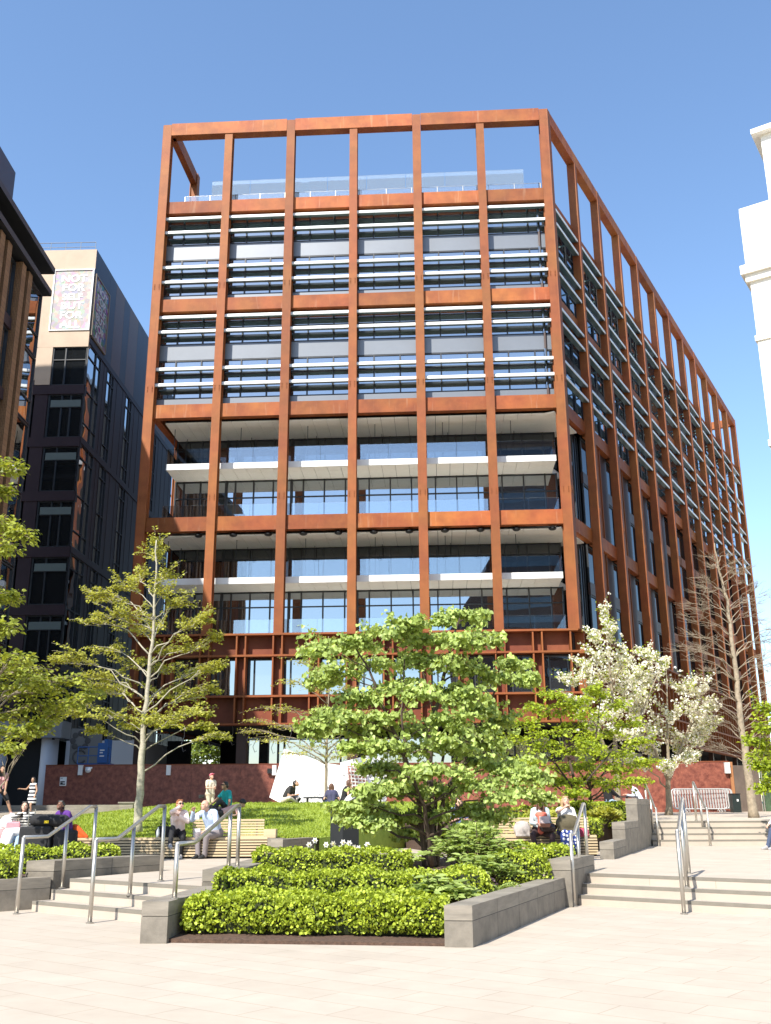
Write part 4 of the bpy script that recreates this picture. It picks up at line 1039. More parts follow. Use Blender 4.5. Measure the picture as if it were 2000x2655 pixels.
stems = [([base, P_(1118,2110), P_(1112,2000), P_(1118,1890), P_(1140,1800,.2), P_(1165,1700,.2), P_(1190,1610,.1)], .095, .02),
 ([base+V((-.1,.05,0)), P_(1085,2060,-.2), P_(1045,1950,-.3), P_(1000,1850,-.3), P_(960,1740,-.3), P_(915,1670,-.2)], .06, .015),
 ([base+V((.1,.08,0)), P_(1150,2060,.3), P_(1210,1960,.4), P_(1260,1850,.5), P_(1300,1750,.3)], .055, .015),
 ([base+V((.02,-.1,0)), P_(1100,2090,-.5), P_(1060,2000,-.9), P_(1040,1850,-.9), P_(1050,1700,-.6)], .05, .012),
 ([base+V((.05,.1,0)), P_(1130,2080,.5), P_(1150,1960,.9), P_(1120,1830,1.0), P_(1080,1680,.8)], .05, .012)]
tree('heart_leaved_tree', 'many stemmed tree with big heart shaped green leaves in the central planter', base, stems, cl, M['leafK'], M['bark'], .078, 'heart', 25, twigs=18, droop=.5, leafup=.6, face=.3, leafr=.6)
# ---- pale-barked tree on the lawn
TY = 27.0
base = at(357,2150,TY); base.z = lawnz(base.x,TY)-.03
pl = [(405,1415,26,30),(398,1470,46,36),(350,1500,34,26),(450,1500,34,26),(330,1545,60,22),(265,1560,50,18),(215,1553,22,10),(420,1545,60,34),(480,1580,60,28),(340,1590,66,26),(280,1610,60,20),(230,1640,50,18),(420,1625,70,34),(500,1625,46,24),(545,1600,22,14),(340,1660,80,26),(260,1690,70,20),(190,1712,50,14),(140,1725,22,10),(430,1690,70,30),(510,1680,46,18),(560,1655,22,10),(320,1735,84,22),(235,1760,66,18),(440,1750,70,24),(520,1760,50,18),(575,1735,22,10),(300,1800,80,22),(225,1815,44,14),(410,1810,80,24),(500,1815,60,18),(570,1800,30,12),(290,1860,84,20),(215,1865,44,14),(400,1865,84,20),(490,1860,60,18),(550,1845,26,12),(330,1895,60,10),(250,1893,30,8),(420,1890,60,12),(555,1893,30,10),(590,1905,18,8)]
cl = [clump(x+RND.gauss(0,10),y+RND.gauss(0,10),rx*1.05,ry*2.1,TY,RND.uniform(-1.8,1.8),.9) for x,y,rx,ry in pl]
P_ = lambda x,y,d=0: at(x,y,TY+d)
stems = [([base, P_(362,2060), P_(368,1950), P_(372,1880), P_(385,1760), P_(396,1640), P_(404,1520), P_(406,1400)], .125, .016)]
tree('pale_barked_tree', 'young pale barked tree with small sparse yellow green leaves on the lawn', base, stems, cl, M['leafP'], M['barkP'], .062, 'lobed', 34, twigs=15, droop=.05, limb_r=.019, rise=.9, face=.2, updir=.6, sway=.5)
# ---- thin tree in front of the white pavilion
TY = 42.0
base = at(846,2086,TY); base.z = 1.22
nl = [(850,1660,40,16),(800,1680,40,16),(770,1720,60,18),(850,1730,70,24),(930,1720,50,20),(740,1770,60,18),(830,1790,80,24),(910,1790,60,20),(690,1840,70,16),(780,1850,80,22),(880,1850,80,24),(960,1850,50,20),(720,1890,80,16),(820,1900,80,22),(920,1900,80,20),(1000,1890,40,16),(660,1870,40,10),(700,1925,60,12),(800,1940,70,16),(900,1935,70,18),(980,1925,50,14),(760,1955,46,10),(870,1965,60,12),(640,1900,30,8)]
cl = [clump(x,y,rx,ry,TY,RND.uniform(-1.6,1.6),1) for x,y,rx,ry in nl]
P_ = lambda x,y,d=0: at(x,y,TY+d)
tree('thin_tree', 'slender tree with fine yellow green twigs before the white pavilion', base, [([base,P_(846,2000),P_(848,1930),P_(850,1850),P_(855,1760),P_(852,1650)],.085,.015)], cl, M['leafP'], M['barkG'], .085, 'oval', 16, twigs=10, droop=.1, rise=.8)
# ---- blossom trees
def blossom(label, bx, by, TY, clumps, top, ls=12):
    base = at(bx,by,TY); base.z = 1.2
    P_ = lambda x,y,d=0: at(x,y,TY+d)
    cl = [clump(x+RND.gauss(0,8),y+RND.gauss(0,8),rx*1.15,ry*1.35,TY,RND.uniform(-1.8,1.8),1) for x,y,rx,ry in clumps]
    mx, my = top
    st = [([base, P_(bx,by-90), P_((bx*2+mx)/3,(by+my)/2), P_(mx,my)], .15, .02), ([P_(bx,by-90), P_(bx+50,by-220,.5), P_(bx+110,by-360,.6)], .08,.015), ([P_(bx,by-90), P_(bx-60,by-220,-.5), P_(bx-90,by-340,-.6)], .08,.015)]
    tree('blossom_tree', label, base, st, cl, M['leafG'], M['barkG'], .095, 'oval', 12, twigs=15, bl=1, blm=M['petal'], blper=ls, blsize=.074, updir=1.3, droop=0, group=None, rise=.8)
blossom('wide tree covered in white blossom before the right end of the hoarding', 1734, 2113, 42,
 [(1700,1760,60,30),(1760,1790,60,30),(1800,1815,50,26),(1680,1820,70,34),(1750,1860,70,34),(1820,1870,50,24),(1690,1890,70,34),(1770,1920,70,30),(1835,1905,40,20),(1700,1950,60,30),(1780,1965,50,22),(1840,1930,24,14),(1640,1850,50,30),(1660,1930,46,26),(1735,2000,50,18),(1800,1990,30,12),(1850,1890,24,10),(1640,1780,40,24),(1850,1835,20,14),(1720,1720,22,12),(1650,1990,40,16)], (1730,1760))
blossom('taller upright blossom tree beside the building corner, mixed with green leaves', 1601, 2098, 38.5,
 [(1560,1600,12,26),(1545,1660,22,22),(1590,1655,18,24),(1570,1710,50,28),(1520,1730,44,24),(1630,1720,46,26),(1600,1760,70,30),(1530,1780,60,28),(1480,1770,40,18),(1660,1760,40,22),(1570,1810,70,30),(1500,1830,50,26),(1640,1810,60,28),(1690,1700,20,14),(1660,1690,20,14),(1590,1860,70,28),(1520,1880,50,24),(1620,1910,60,26)], (1570,1600), 9)
# ---- fresh green layered trees on the right
def layered(label, bx, by, bz, TY, clumps, top, m='leafG', ls=.11, per=22, bark='bark', r=.07):
    base = at(bx,by,TY); base.z = bz
    P_ = lambda x,y,d=0: at(x,y,TY+d)
    cl = [clump(x+RND.gauss(0,8),y+RND.gauss(0,6),rx*1.2,ry*1.6,TY,RND.uniform(-1.5,1.3),1) for x,y,rx,ry in clumps]
    mx, my = top
    st = [([base, P_(bx+2,by-80), P_((bx+mx)/2,(by+my)/2-30), P_(mx,my)], r, .014), ([P_(bx+1,by-60), P_(bx+60,by-130,.4), P_(bx+110,by-190,.4)], r*.6,.012), ([P_(bx+1,by-70), P_(bx-50,by-140,-.4), P_(bx-110,by-190,-.4)], r*.6,.012)]
    return tree('green_tree', label, base, st, cl, M[m], M[bark], ls, 'oval', per, twigs=13, droop=.12, updir=.15, leafup=1.0, rise=.6, leafr=.5)
layered('fresh green layered tree between the heart leaved tree and blossom', 1491, 2120, .9, 30,
 [(1430,1800,50,18),(1380,1830,50,18),(1440,1850,60,22),(1500,1830,50,18),(1360,1880,56,20),(1430,1900,70,22),(1510,1890,56,20),(1340,1930,50,18),(1400,1945,60,20),(1480,1945,60,20),(1370,1985,56,18),(1440,1990,60,20),(1510,1990,50,16),(1410,2025,56,16),(1480,2030,50,14),(1360,2020,40,14),(1490,2055,34,10),(1550,1930,40,16)], (1440,1790))
layered('bright green spreading tree in front of the white blossom on the right', 1528, 2108, 1.1, 33,
 [(1560,1800,40,16),(1520,1800,40,16),(1600,1835,46,16),(1540,1860,60,18),(1640,1880,46,16),(1570,1905,60,20),(1650,1925,46,14),(1530,1945,50,18),(1610,1955,60,18),(1680,1965,40,12),(1560,1990,60,18),(1640,2000,50,14),(1590,2030,56,14),(1530,2030,50,14),(1500,1990,50,16),(1660,2025,30,10),(1480,2030,40,12)], (1560,1800))
layered('leafy green branches of a tree entering at the right frame edge', 2075, 2150, .9, 30,
 [(1980,1850,26,18),(1995,1890,34,18),(1960,1925,26,14),(1990,1945,40,20),(1950,1960,28,12),(1990,1985,40,18),(1960,2000,28,12),(1990,2025,34,16),(1970,2050,24,10),(2030,1870,40,24),(2040,1950,46,30),(2040,2020,40,24)], (2060,1800))
# ---- tree at the left frame edge
layered('leafy tree with large oval leaves reaching in from the left frame edge', -95, 2215, .45, 20.5,
 [(30,1215,40,16),(0,1200,36,16),(20,1275,30,16),(30,1360,40,14),(70,1385,30,10),(0,1350,30,14),(30,1425,36,14),(0,1420,36,18),(30,1545,30,18),(-10,1560,36,24),(20,1620,34,20),(-10,1640,34,24),(60,1700,40,14),(110,1745,50,18),(40,1740,60,24),(180,1770,50,14),(240,1800,34,12),(130,1795,60,20),(50,1800,66,24),(190,1825,50,14),(100,1840,60,20),(20,1860,50,22),(150,1865,40,14),(60,1900,46,16),(0,1910,40,18),(110,1880,40,14),(20,1945,30,12),(75,1770,50,20),(0,1720,50,24),(-60,1500,60,60),(-60,1300,60,60),(-60,1750,60,60)], (-70,1180), m='leafL', ls=.105, per=20, bark='barkG', r=.12)
# ---- bare tree
TY = 35.7
base = at(1956,2119,TY); base.z = 1.12
P_ = lambda x,y,d=0: at(x,y,TY+d)
bl_ = []
for k in range(46):
    f = k/45; y = 1470+f*500; cx = 1868+(y-1430)*.125
    for s in (-1,1):
        w = (30+130*math.sin(min(1,f*1.15)*2.2)**.8 if f < .95 else 100)*RND.uniform(.55,1.1)
        bl_.append((cx+s*w*.78, y-10-RND.random()*28, w*.32, 10))
cl = [clump(x,y,rx,ry,TY,RND.uniform(-1.6,1.6),.55) for x,y,rx,ry in bl_]
tree('bare_tree', 'tall bare leafless tree with pale leaning trunk near the upper stairs', base, [([base,P_(1943,2020),P_(1925,1900),P_(1915,1800),P_(1900,1680),P_(1885,1560),P_(1866,1480),P_(1853,1408)],.17,.02)], cl, None, M['barkB'], .05, 'oval', 6, twigs=7, limb_r=.016, bare=True, rise=.9, updir=.3, droop=-.2)
# ---- far trees beyond the passage
def far_tree(label, x, y, h, w):
    base = V((x,y,1.2)); cl = []
    for k in range(34):
        th = RND.random()*6.28; rr = w*math.sqrt(RND.random())
        cl.append((V((x+rr*math.cos(th), y+rr*math.sin(th), 3+(h-3)*RND.random())), (3,2.8,2.4), 1))
    tree('far_tree', label, base, [([base, base+V((0,0,h*.5)), base+V((.2,0,h*.95))],.22,.03)], cl, M['leafF'], M['bark'], .5, 'oval', 22, twigs=11)
far_tree('sunlit green tree seen through the dark undercroft passage', -26.5, 150, 15, 6.5)
# ------------------------------------------------------------------ hedges
def hedge(label, a, b2_, depth, z0, z1, n, ls=.034, m='hedge', zslope=0.0, name='hedge', cat='hedge', group=None, lump=.06):
    """clipped hedge: front line a-b2_, growing back by depth"""
    a = V((a[0],a[1],0)); c = V((b2_[0],b2_[1],0)); x = (c-a); L = x.length; x.normalize(); y = V((-x.y,x.x,0))
    t = thing(name, label, cat, (a.x,a.y,z0), 0, group)
    core = MB(); ins = .055
    N = max(4, int(L/.25)); vs = []
    def bump(u, v, w): return lump*(math.sin(u*9.1+v*3)*.5+math.sin(u*4.3+w*7+1)*.5+math.sin(v*11+w*5)*.3)
    for k in range(N+1):
        u = ins+(L-2*ins)*k/N; zt = z1-ins*1.1; j = bump(u,0,0)*.4
        for (v, z) in ((ins+.06,z0),(ins,z0+.3*(zt-z0)),(ins+.02,zt-.05),(ins+.1,zt+j),(depth-ins-.1,zt+j),(depth-ins,zt-.05),(depth-ins,z0)):
            vs.append(a+x*u+y*v+V((0,0,z)))
    fs = [(k*7+q,(k+1)*7+q,(k+1)*7+q+1,k*7+q+1) for k in range(N) for q in range(6)]+[tuple(range(7))[::-1],tuple(N*7+q for q in range(7))]
    core.add(vs, fs); core.build('branches', M['hedgecore'], t, smooth=True)
    H = z1-z0; A = {'f': L*H, 't': L*depth, 'l': depth*H, 'r': depth*H, 'b': L*H*.3}
    tot = sum(A.values()); LV = Leaves()
    for face, ar in A.items():
        for k in range(int(n*ar/tot)):
            u = RND.random()*L; v = RND.random()*depth; w = z0+.02+RND.random()*(H-.02)
            if face == 'f': v = 0; nrm = V((0,0,0))-y
            elif face == 'b': v = depth; nrm = y.copy()
            elif face == 't': w = z1; nrm = V((0,0,1))
            elif face == 'l': u = 0; nrm = -x
            else: u = L; nrm = x.copy()
            e = min(1, (z1-w)/.12) if face != 't' else 1
            off = bump(u, v, w)+RND.gauss(0,.018)-(1-e)*.03
            if face == 't':
                ed = min(u, L-u, v, depth-v); off -= max(0, .09-ed)*.5
            if face != 't' and w < z0+.1: off -= .04+RND.random()*.05
            p = a+x*u+y*v+V((0,0,w))+nrm*(off-.012)
            d = nrm*.6+V((0,0,.45))+rv(.55)
            nn = nrm*.7+V((0,0,.5))+rv(.5)
            LV.leaf(p, d, nn, ls*(.65+.7*RND.random()), 'round')
    LV.build('leaves', M[m], t)
    return t
hedge('front clipped hedge with bright yellow green leaves above bare soil', (-2.48,12.98), (.68,12.56), 1.0, .07, .485, 12500, .036)
hedge('second clipped hedge row stepping up behind the front hedge', (-2.42,14.55), (1.36,14.30), .8, .16, .665, 8500, .034)
hedge('third clipped hedge row below the white daffodils', (-2.2,17.05), (.35,16.9), .95, .3, .845, 5600, .036)
hedge('short hedge piece at the right end of the leafy shrubs in the planter', (1.72,16.55), (2.5,16.5), .8, .28, .80, 1900, .036)
hedge('hedge block in front of the seated women at the bench', (2.25,18.2), (3.25,18.1), .8, .38, .86, 2300, .036)
hedge('low hedge in the bed below the upper brown wall at far left', (-8.2,16.35), (-6.05,16.9), 1.2, .4, .80, 4200, .036)
hedge('left hedge growing along the top of the upper brown wall', (-8.6,18.6), (-4.95,19.0), .55, .42, .87, 4200, .038)
hedge('clipped hedge running behind the right bench toward the stepped wall', (5.45,29.2), (7.1,29.9), 1.1, .95, 1.64, 3200, .05)
hedge('lower dark hedge right behind the backrest of the right bench', (4.85,25.6), (5.75,27.6), 1.0, .75, 1.22, 1800, .045)
hedge('hedge clump beneath the trees to the left of the seated women', (2.4,26.5), (3.6,26.4), 1.0, .7, 1.3, 1500, .05)
hedge('far clipped hedge below the shaded brown bench', (3.3,29.6), (5.3,29.5), 1.0, .9, 1.5, 2200, .05)
# ------------------------------------------------------------------ shrubs, ferns, flowers
def shrub(name, label, c, r, h, n, m, ls, shape='oval', cat='shrub', upl=.5):
    t = thing(name, label, cat, c[:]); st = MB(); LV = Leaves(); c = V(c)
    ns = max(5, n//14)
    for k in range(ns):
        th = RND.random()*6.283; q = math.sqrt(RND.random()); tip = c+V((r*q*math.cos(th), r*q*math.sin(th)*.8, h*(1-.45*q*q)*(.75+.3*RND.random())))
        root = c+V((r*.25*q*math.cos(th), r*.25*q*math.sin(th), 0)); pth = bez(root, root+V((0,0,h*.5)), tip+V((0,0,.02)), tip, 5)
        st.tube(pth, [.006]*6, 4, caps=False)
        for j in range(14):
            f = .45+.55*RND.random(); i = min(4,int(f*5)); p = pth[i].lerp(pth[i+1], f*5-i)
            a = RND.random()*6.283; d = V((math.cos(a),math.sin(a),upl*RND.random()-.1)); LV.leaf(p, d, V((0,0,1))+rv(.3)+V((0,-.3,0)), ls*(.6+.7*RND.random()), shape)
    st.build('stems', M['bark'], t); LV.build('leaves', m, t); return t
shrub('leafy_shrub', 'broad pale green leafy shrub bulging beside the trunk on the right', (1.45,17.3,.32), .95, .92, 1500, M['leafS'], .15, 'lance')
shrub('leafy_shrub', 'pale green leafy shrub spilling down toward the long planter wall', (1.5,15.9,.25), .5, .62, 900, M['leafS'], .14, 'lance')
shrub('leafy_shrub', 'low broad leaved plant between front and second hedge rows', (.70,13.75,.12), .48, .56, 800, M['leafS'], .17, 'lance')
shrub('leafy_shrub', 'small green plant at the foot of the heart leaved tree trunk', (.2,17.9,.36), .45, .55, 260, M['leafS'], .11, 'oval')
for (x,y,z,r,lab) in ((-1.15,16.2,.24,.42,'purple leaved plants between second and third hedge on the left'),(.9,16.25,.26,.45,'purple leaved plants in front of the tree trunk'),(-.1,16.3,.26,.3,'small purple plant clump in the middle of the hedge rows'),(1.35,15.5,.24,.32,'purple plants under the pale leafy shrub')):
    shrub('purple_plant', lab, (x,y,z), r, .36, 300, M['purple'], .075, 'round', 'plant')
def fern(label, c, r, n=11):
    t = thing('fern', label, 'fern', c); LV = Leaves(); st = MB(); c = V(c)
    for k in range(n):
        th = k/n*6.283+RND.random()*.4; d = V((math.cos(th),math.sin(th),0)); L_ = r*(.8+.4*RND.random())
        pth = bez(c, c+d*.15*L_+V((0,0,L_*.6)), c+d*.7*L_+V((0,0,L_*.75)), c+d*L_+V((0,0,L_*.42)), 12); st.tube(pth, [.004]*13, 3, caps=False)
        for i in range(2,13):
            sd = d.cross(V((0,0,1))); ln = .16*L_*(1.1-abs(i/12-.4))*1.2
            for s in (-1,1): LV.leaf(pth[i], sd*s+d*.4+V((0,0,-.1)), V((0,0,1)), ln*1.3, 'lance')
    st.build('stems', M['leafS'], t); LV.build('fronds', M['leafS'], t)
fern('fern with arching fronds just right of the daffodils', (.08,18.6,.44), .5)
fern('small fern leaning over the long planter wall', (1.55,15.2,.26), .36)
fern('fern at the far right of the purple plants', (1.55,16.9,.3), .42)
shrub('grassy_clump', 'pale feathery grass clump between the hedges behind the right bench', (4.4,28.2,.95), .9, .55, 520, M['leafP'], .22, 'lance', 'plant', 1.6)
shrub('grassy_clump', 'pale grass clump next to the middle step of the stepped wall', (5.9,28.4,.95), .55, .6, 420, M['leafP'], .2, 'lance', 'plant', 1.6)
yel = mat('daffodil_trumpet', (.75,.55,.18), .5)
for i,(px,py) in enumerate([(802,2190),(817,2179),(846,2190),(864,2187),(890,2184),(906,2186),(883,2199),(918,2197),(930,2199),(953,2190),(1415,2205),(1440,2208)]):
    right = px > 1300; Y = 18.35 if right else 18.15+RND.random()*.3
    p = at(px,py,Y); t = thing('daffodil', 'white daffodils nodding above the third hedge row' if not right else 'pale flowers on the hedge block before the seated women', 'flower', (p.x,Y,.45), 0, 'white daffodils behind the hedge' if not right else 'pale flowers before the women')
    st = MB(); z0 = .5; st.tube(bez(V((p.x+RND.gauss(0,.03),Y+.05,z0)), V((p.x,Y+.05,p.z-.1)), V((p.x,Y+.04,p.z+.03)), V((p.x,Y,p.z)), 6), .006, 5); st.build('stem', M['leafS'], t)
    LV = Leaves(); f = V((RND.gauss(0,.3),-1,RND.gauss(0,.15)-.1)).normalized(); sx = f.cross(V((0,0,1))).normalized(); sz = sx.cross(f)
    for k in range(6):
        a = k*math.pi/3; d = sx*math.cos(a)+sz*math.sin(a); LV.leaf(p, d+f*.15, f, .056, 'oval')
    LV.build('petals', M['petal'], t)
    b = MB(); b.cap(p, p+f*.022, .010, .014, 8); b.build('trumpet', yel, t, smooth=True)
# ================================================================== people
JOBS = []
def remesh_job(name, mb, m, parent, vox, it=3):
    JOBS.append((name, mb.mesh(name), m, parent, vox, it))
def flush_jobs():
    tmp = []
    for name, me, m, parent, vox, it in JOBS:
        o = bpy.data.objects.new('tmp', me); COL.objects.link(o)
        r = o.modifiers.new('r', 'REMESH'); r.mode = 'VOXEL'; r.voxel_size = vox; r.use_smooth_shade = True
        s = o.modifiers.new('s', 'SMOOTH'); s.factor = .5; s.iterations = it
        tmp.append(o)
    bpy.context.view_layer.update(); dg = bpy.context.evaluated_depsgraph_get()
    out = [bpy.data.meshes.new_from_object(o.evaluated_get(dg)) for o in tmp]
    for o in tmp: bpy.data.objects.remove(o)
    for (name, me, m, parent, vox, it), e in zip(JOBS, out):
        e.name = name; link(name, e, m, parent)
    JOBS.clear()
def ik(a, t, l1, l2, pole):
    d = t-a; L = min(d.length, (l1+l2)*.999); L = max(L, abs(l1-l2)*1.05+.01); dn = d.normalized()
    t = a+dn*L; x = (l1*l1-l2*l2+L*L)/(2*L); h = math.sqrt(max(0, l1*l1-x*x))
    p = V(pole); p = p-dn*p.dot(dn)
    if p.length < 1e-4: p = V((0,0,1))-dn*dn.z
    return a+dn*x+p.normalized()*h, t
SKIN = mat('skin', (.56,.33,.235), .55); SKIN2 = mat('skin_tan', (.42,.24,.15), .55); SKIN3 = mat('skin_brown', (.16,.075,.045), .5)
EYE_M = mat('eye_dark', (.02,.015,.012), .3); LIP = mat('lip', (.36,.13,.11), .5)
CM = {}
def cloth(name, c, **k):
    if name not in CM: CM[name] = mat(name, c, .85, var=.10, scale=6, bump=.25, bscale=18, **k)
    return CM[name]
def person(label, loc, yaw, h=1.7, pelvis=(0,0,.92), lean=0, wl=None, wr=None, al=None, ar=None, kl=(0,1,.2), kr=(0,1,.2), el=(-.5,-.6,-.6), er=(.5,-.6,-.6),
           skin=None, top=None, sleeve='short', bottom=None, legs='long', shoe=None, hair=None, hairstyle='short', head=(0,0), bend=None, cap=None, glasses=False, skirt=None, female=False, side=0, fat=1.0, holdr=0, nohead=False, vox=.0105):
    skin = skin or SKIN; sc = h/1.7
    p = thing('person', label, 'person', loc)
    T = Matrix.Translation(V(loc)) @ Matrix.Rotation(math.radians(yaw), 4, 'Z') @ Matrix.Scale(sc, 4)
    body, sh, tr, ha, s1, s2 = MB(), MB(), MB(), MB(), MB(), MB()
    for q in (body, sh, tr, ha, s1, s2): q.T = T
    pv = V(pelvis); ln = math.radians(lean); sd = math.radians(side)
    upv = V((math.sin(sd), math.sin(ln), math.cos(ln)*math.cos(sd))).normalized(); fw = V((0, math.cos(ln), -math.sin(ln))); rt = V((math.cos(sd),0,-math.sin(sd)))
    up2 = upv if bend is None else V((0, math.sin(math.radians(bend)), math.cos(math.radians(bend))))
    mid = pv+upv*.22; chest = mid+(upv+up2).normalized()*.16; nb = chest+up2*.155
    w = (.165 if female else .185)
    shl, shr = nb-rt*w-up2*.045, nb+rt*w-up2*.045
    f2 = V((0,up2.z,-up2.y))
    def torso(q, e):
        hw = .085 if female else .08
        q.cap(pv-rt*hw, pv+rt*hw, .115*fat+e, .115*fat+e)
        for s in (-1,1):
            q.cap(pv+rt*s*.055, mid+rt*s*.06, .105*fat+e, (.095 if female else .108)*fat+e); q.cap(mid+rt*s*.06, chest+rt*s*.075, (.095 if female else .108)*fat+e, .108*fat+e)
        q.cap(shl+rt*.035, shr-rt*.035, .064+e, .064+e); q.cap(chest-rt*.06+up2*.05, chest+rt*.06+up2*.05, .10+e, .10+e)
        if female:
            for s in (-1,1): q.ell(chest+rt*s*.075+f2*.075+up2*.0, (.062+e,.06+e,.062+e))
    torso(body, 0); body.cap(nb-up2*.03, nb+up2*.09+f2*.015, .056, .050)
    # arms
    ua, fa = .285, .25
    wl = V(wl) if wl else shl+V((-.08,.06,-.5)); wr = V(wr) if wr else shr+V((.08,.06,-.5))
    for S_, W, pole, sgn in ((shl,wl,el,-1),(shr,wr,er,1)):
        e_, W = ik(S_, W, ua, fa, pole)
        body.cap(S_, e_, .050, .039); body.cap(e_, W, .039, .026)
        d = (W-e_).normalized(); pd = d.cross(V((0,0,1)));
        if pd.length < .2: pd = d.cross(V((0,1,0)))
        pd.normalize(); nn = pd.cross(d)
        body.cap(W, W+d*.055, .027, .030); body.cap(W+d*.03-pd*.02, W+d*.075-pd*.024, .019, .017); body.cap(W+d*.03+pd*.02, W+d*.075+pd*.024, .019, .017)
        for k, (o, l_) in enumerate(((-.030,.068),(-.010,.080),(.010,.075),(.029,.060))):   # four bent fingers
            a0 = W+d*.078+pd*o; a1 = a0+d*l_*.5-nn*.008; a2 = a1+d*l_*.28-nn*l_*.42
            body.cap(a0, a1, .0098, .0092, 6); body.cap(a1, a2, .0092, .0078, 6)
        a0 = W+d*.028+pd*sgn*.026; a1 = a0+d*.034+pd*sgn*.026-nn*.006; body.cap(a0, a1, .0125, .0105, 6); body.cap(a1, a1+d*.03-nn*.012, .0105, .0088, 6)
        if top:
            if sleeve != 'none': sh.cap(S_, S_.lerp(e_, .62 if sleeve == 'short' else 1), .064, .056 if sleeve == 'short' else .052)
            if sleeve == 'long': sh.cap(e_, e_.lerp(W,.92), .052, .040)
            elif sleeve == 'half': sh.cap(e_, e_.lerp(W,.4), .052, .046)
    if top: torso(sh, .016)
    # legs
    hl, hr = pv-rt*.095-V((0,0,.02)), pv+rt*.095-V((0,0,.02))
    al = V(al) if al else V((-.10,.0,.085)); ar = V(ar) if ar else V((.10,.0,.085)); feet = []
    for H_, A_, pole, q in ((hl,al,kl,s1),(hr,ar,kr,s2)):
        k_, A_ = ik(H_, A_, .43, .41, pole)
        body.cap(H_, k_, .085*fat, .054); body.cap(k_, k_.lerp(A_,.35), .052, .053); body.cap(k_.lerp(A_,.35), A_, .053, .036)
        sd_ = A_-k_; fd = V((0,1,0)) if abs(sd_.normalized().z) > .55 else V((0,.5,-.0))+V((0,0,.8))
        fd = (fd-sd_.normalized()*fd.dot(sd_.normalized())); fd = fd.normalized() if fd.length > .1 else V((0,1,0))
        if abs(sd_.normalized().z) > .8: fd = V((fd.x,fd.y,-.10)).normalized()
        dn = sd_.normalized(); heel = A_+dn*.035-fd*.035; toe = A_+dn*.052+fd*.15
        body.cap(heel, toe, .036, .030); body.cap(A_, A_+fd*.08+dn*.03, .038,.034)
        q.cap(heel, toe, .046, .040); q.cap(A_, A_+fd*.07+dn*.03, .046, .042); q.cap(A_-dn*.03, A_, .044,.046)
        feet.append((heel,toe))
        if bottom and not skirt:
            tr.cap(H_, H_.lerp(k_, 1 if legs == 'long' else .80), .102*fat, .070 if legs == 'long' else .085)
            if legs == 'long': tr.cap(k_, A_, .070, .055); tr.cap(k_.lerp(A_,.6), A_+dn*.01, .058, .060)
    if bottom and not skirt:
        tr.cap(pv-rt*.085, pv+rt*.085, .132*fat, .132*fat); tr.cap(pv-rt*.06+upv*.09, pv+rt*.06+upv*.09, .118*fat, .118*fat)
    # head
    hy, hp = math.radians(head[0]), math.radians(head[1])
    hc = nb+up2*.165+f2*.035
    R = Matrix.Rotation(hy, 3, 'Z') @ Matrix.Rotation(-hp, 3, 'X')
    hq = lambda x, y, z: hc+R@V((x,y,z))
    if not nohead:
        body.ell(hq(0,-.012,.02), (.074,.092,.094), 16, 12, R); body.ell(hq(0,.022,-.045), (.056,.064,.068), 14, 10, R)
        body.cap(hq(0,.075,.01), hq(0,.098,-.022), .010, .015, 8); body.cap(hq(-.03,.07,.03), hq(.03,.07,.03), .014, .014, 8)
        body.cap(hq(0,.062,-.088), hq(0,.066,-.086), .024, .022, 8); body.cap(hq(-.02,.078,-.058), hq(.02,.078,-.058), .009,.009,6)
        for s in (-1,1): body.ell(hq(s*.076,-.01,-.005), (.012,.024,.033), 8, 6, R); body.cap(hq(s*.035,.06,-.02), hq(s*.045,.04,-.05), .022, .018, 8)
    remesh_job('body', body, skin, p, vox)
    if not nohead:
        e = MB(); e.T = T
        for s in (-1,1): e.ell(hq(s*.031,.077,.012), (.011,.008,.007), 8, 6, R)
        e.build('eyes', EYE_M, p, smooth=True)
        e = MB(); e.T = T; e.ell(hq(0,.086,-.058), (.022,.008,.007), 8, 6, R); e.build('mouth', LIP, p, smooth=True)
        if hair:
            b = ha
            if hairstyle != 'bald':
                b.ell(hq(0,-.028,.036), (.086,.094,.096), 16, 10, R); b.cap(hq(-.04,-.07,-.02), hq(.04,-.07,-.02), .045, .045); b.cap(hq(-.05,.035,.095), hq(.05,.035,.095), .024,.024)
                for s in (-1,1): b.cap(hq(s*.072,-.015,.03), hq(s*.074,-.02,-.02), .022, .018)
            else:
                for s in (-1,1): b.cap(hq(s*.07,-.03,-.01), hq(s*.06,-.06,-.03), .018, .018)
                b.cap(hq(-.04,-.085,-.03), hq(.04,-.085,-.03), .022, .022)
            if hairstyle in ('long','longer'):
                l_ = .20 if hairstyle == 'long' else .36
                for x in (-.065,-.03,.0,.03,.065): b.cap(hq(x,-.075,0), hq(x*1.15,-.09,-.1)-V((0,-.02,l_-.1)), .042, .026)
                for s in (-1,1): b.cap(hq(s*.078,-.01,.04), hq(s*.085,.0,-.06)-V((0,0,l_*.55)), .026, .02)
            if hairstyle == 'bun': b.ell(hq(0.03,-.10,.10), (.05,.05,.05)); b.ell(hq(-.02,-.12,.09),(.035,.035,.04))
            if hairstyle == 'tied': b.ell(hq(0,-.12,.0), (.05,.045,.06)); b.cap(hq(0,-.13,-.02), hq(0,-.14,-.12), .035,.02)
            if hairstyle == 'pony': b.cap(hq(0,-.1,.05), hq(.05,-.17,-.05), .05,.045); b.cap(hq(.05,-.17,-.05), hq(.06,-.15,-.26), .045,.022)
            remesh_job('hair', ha, hair, p, .011, 2)
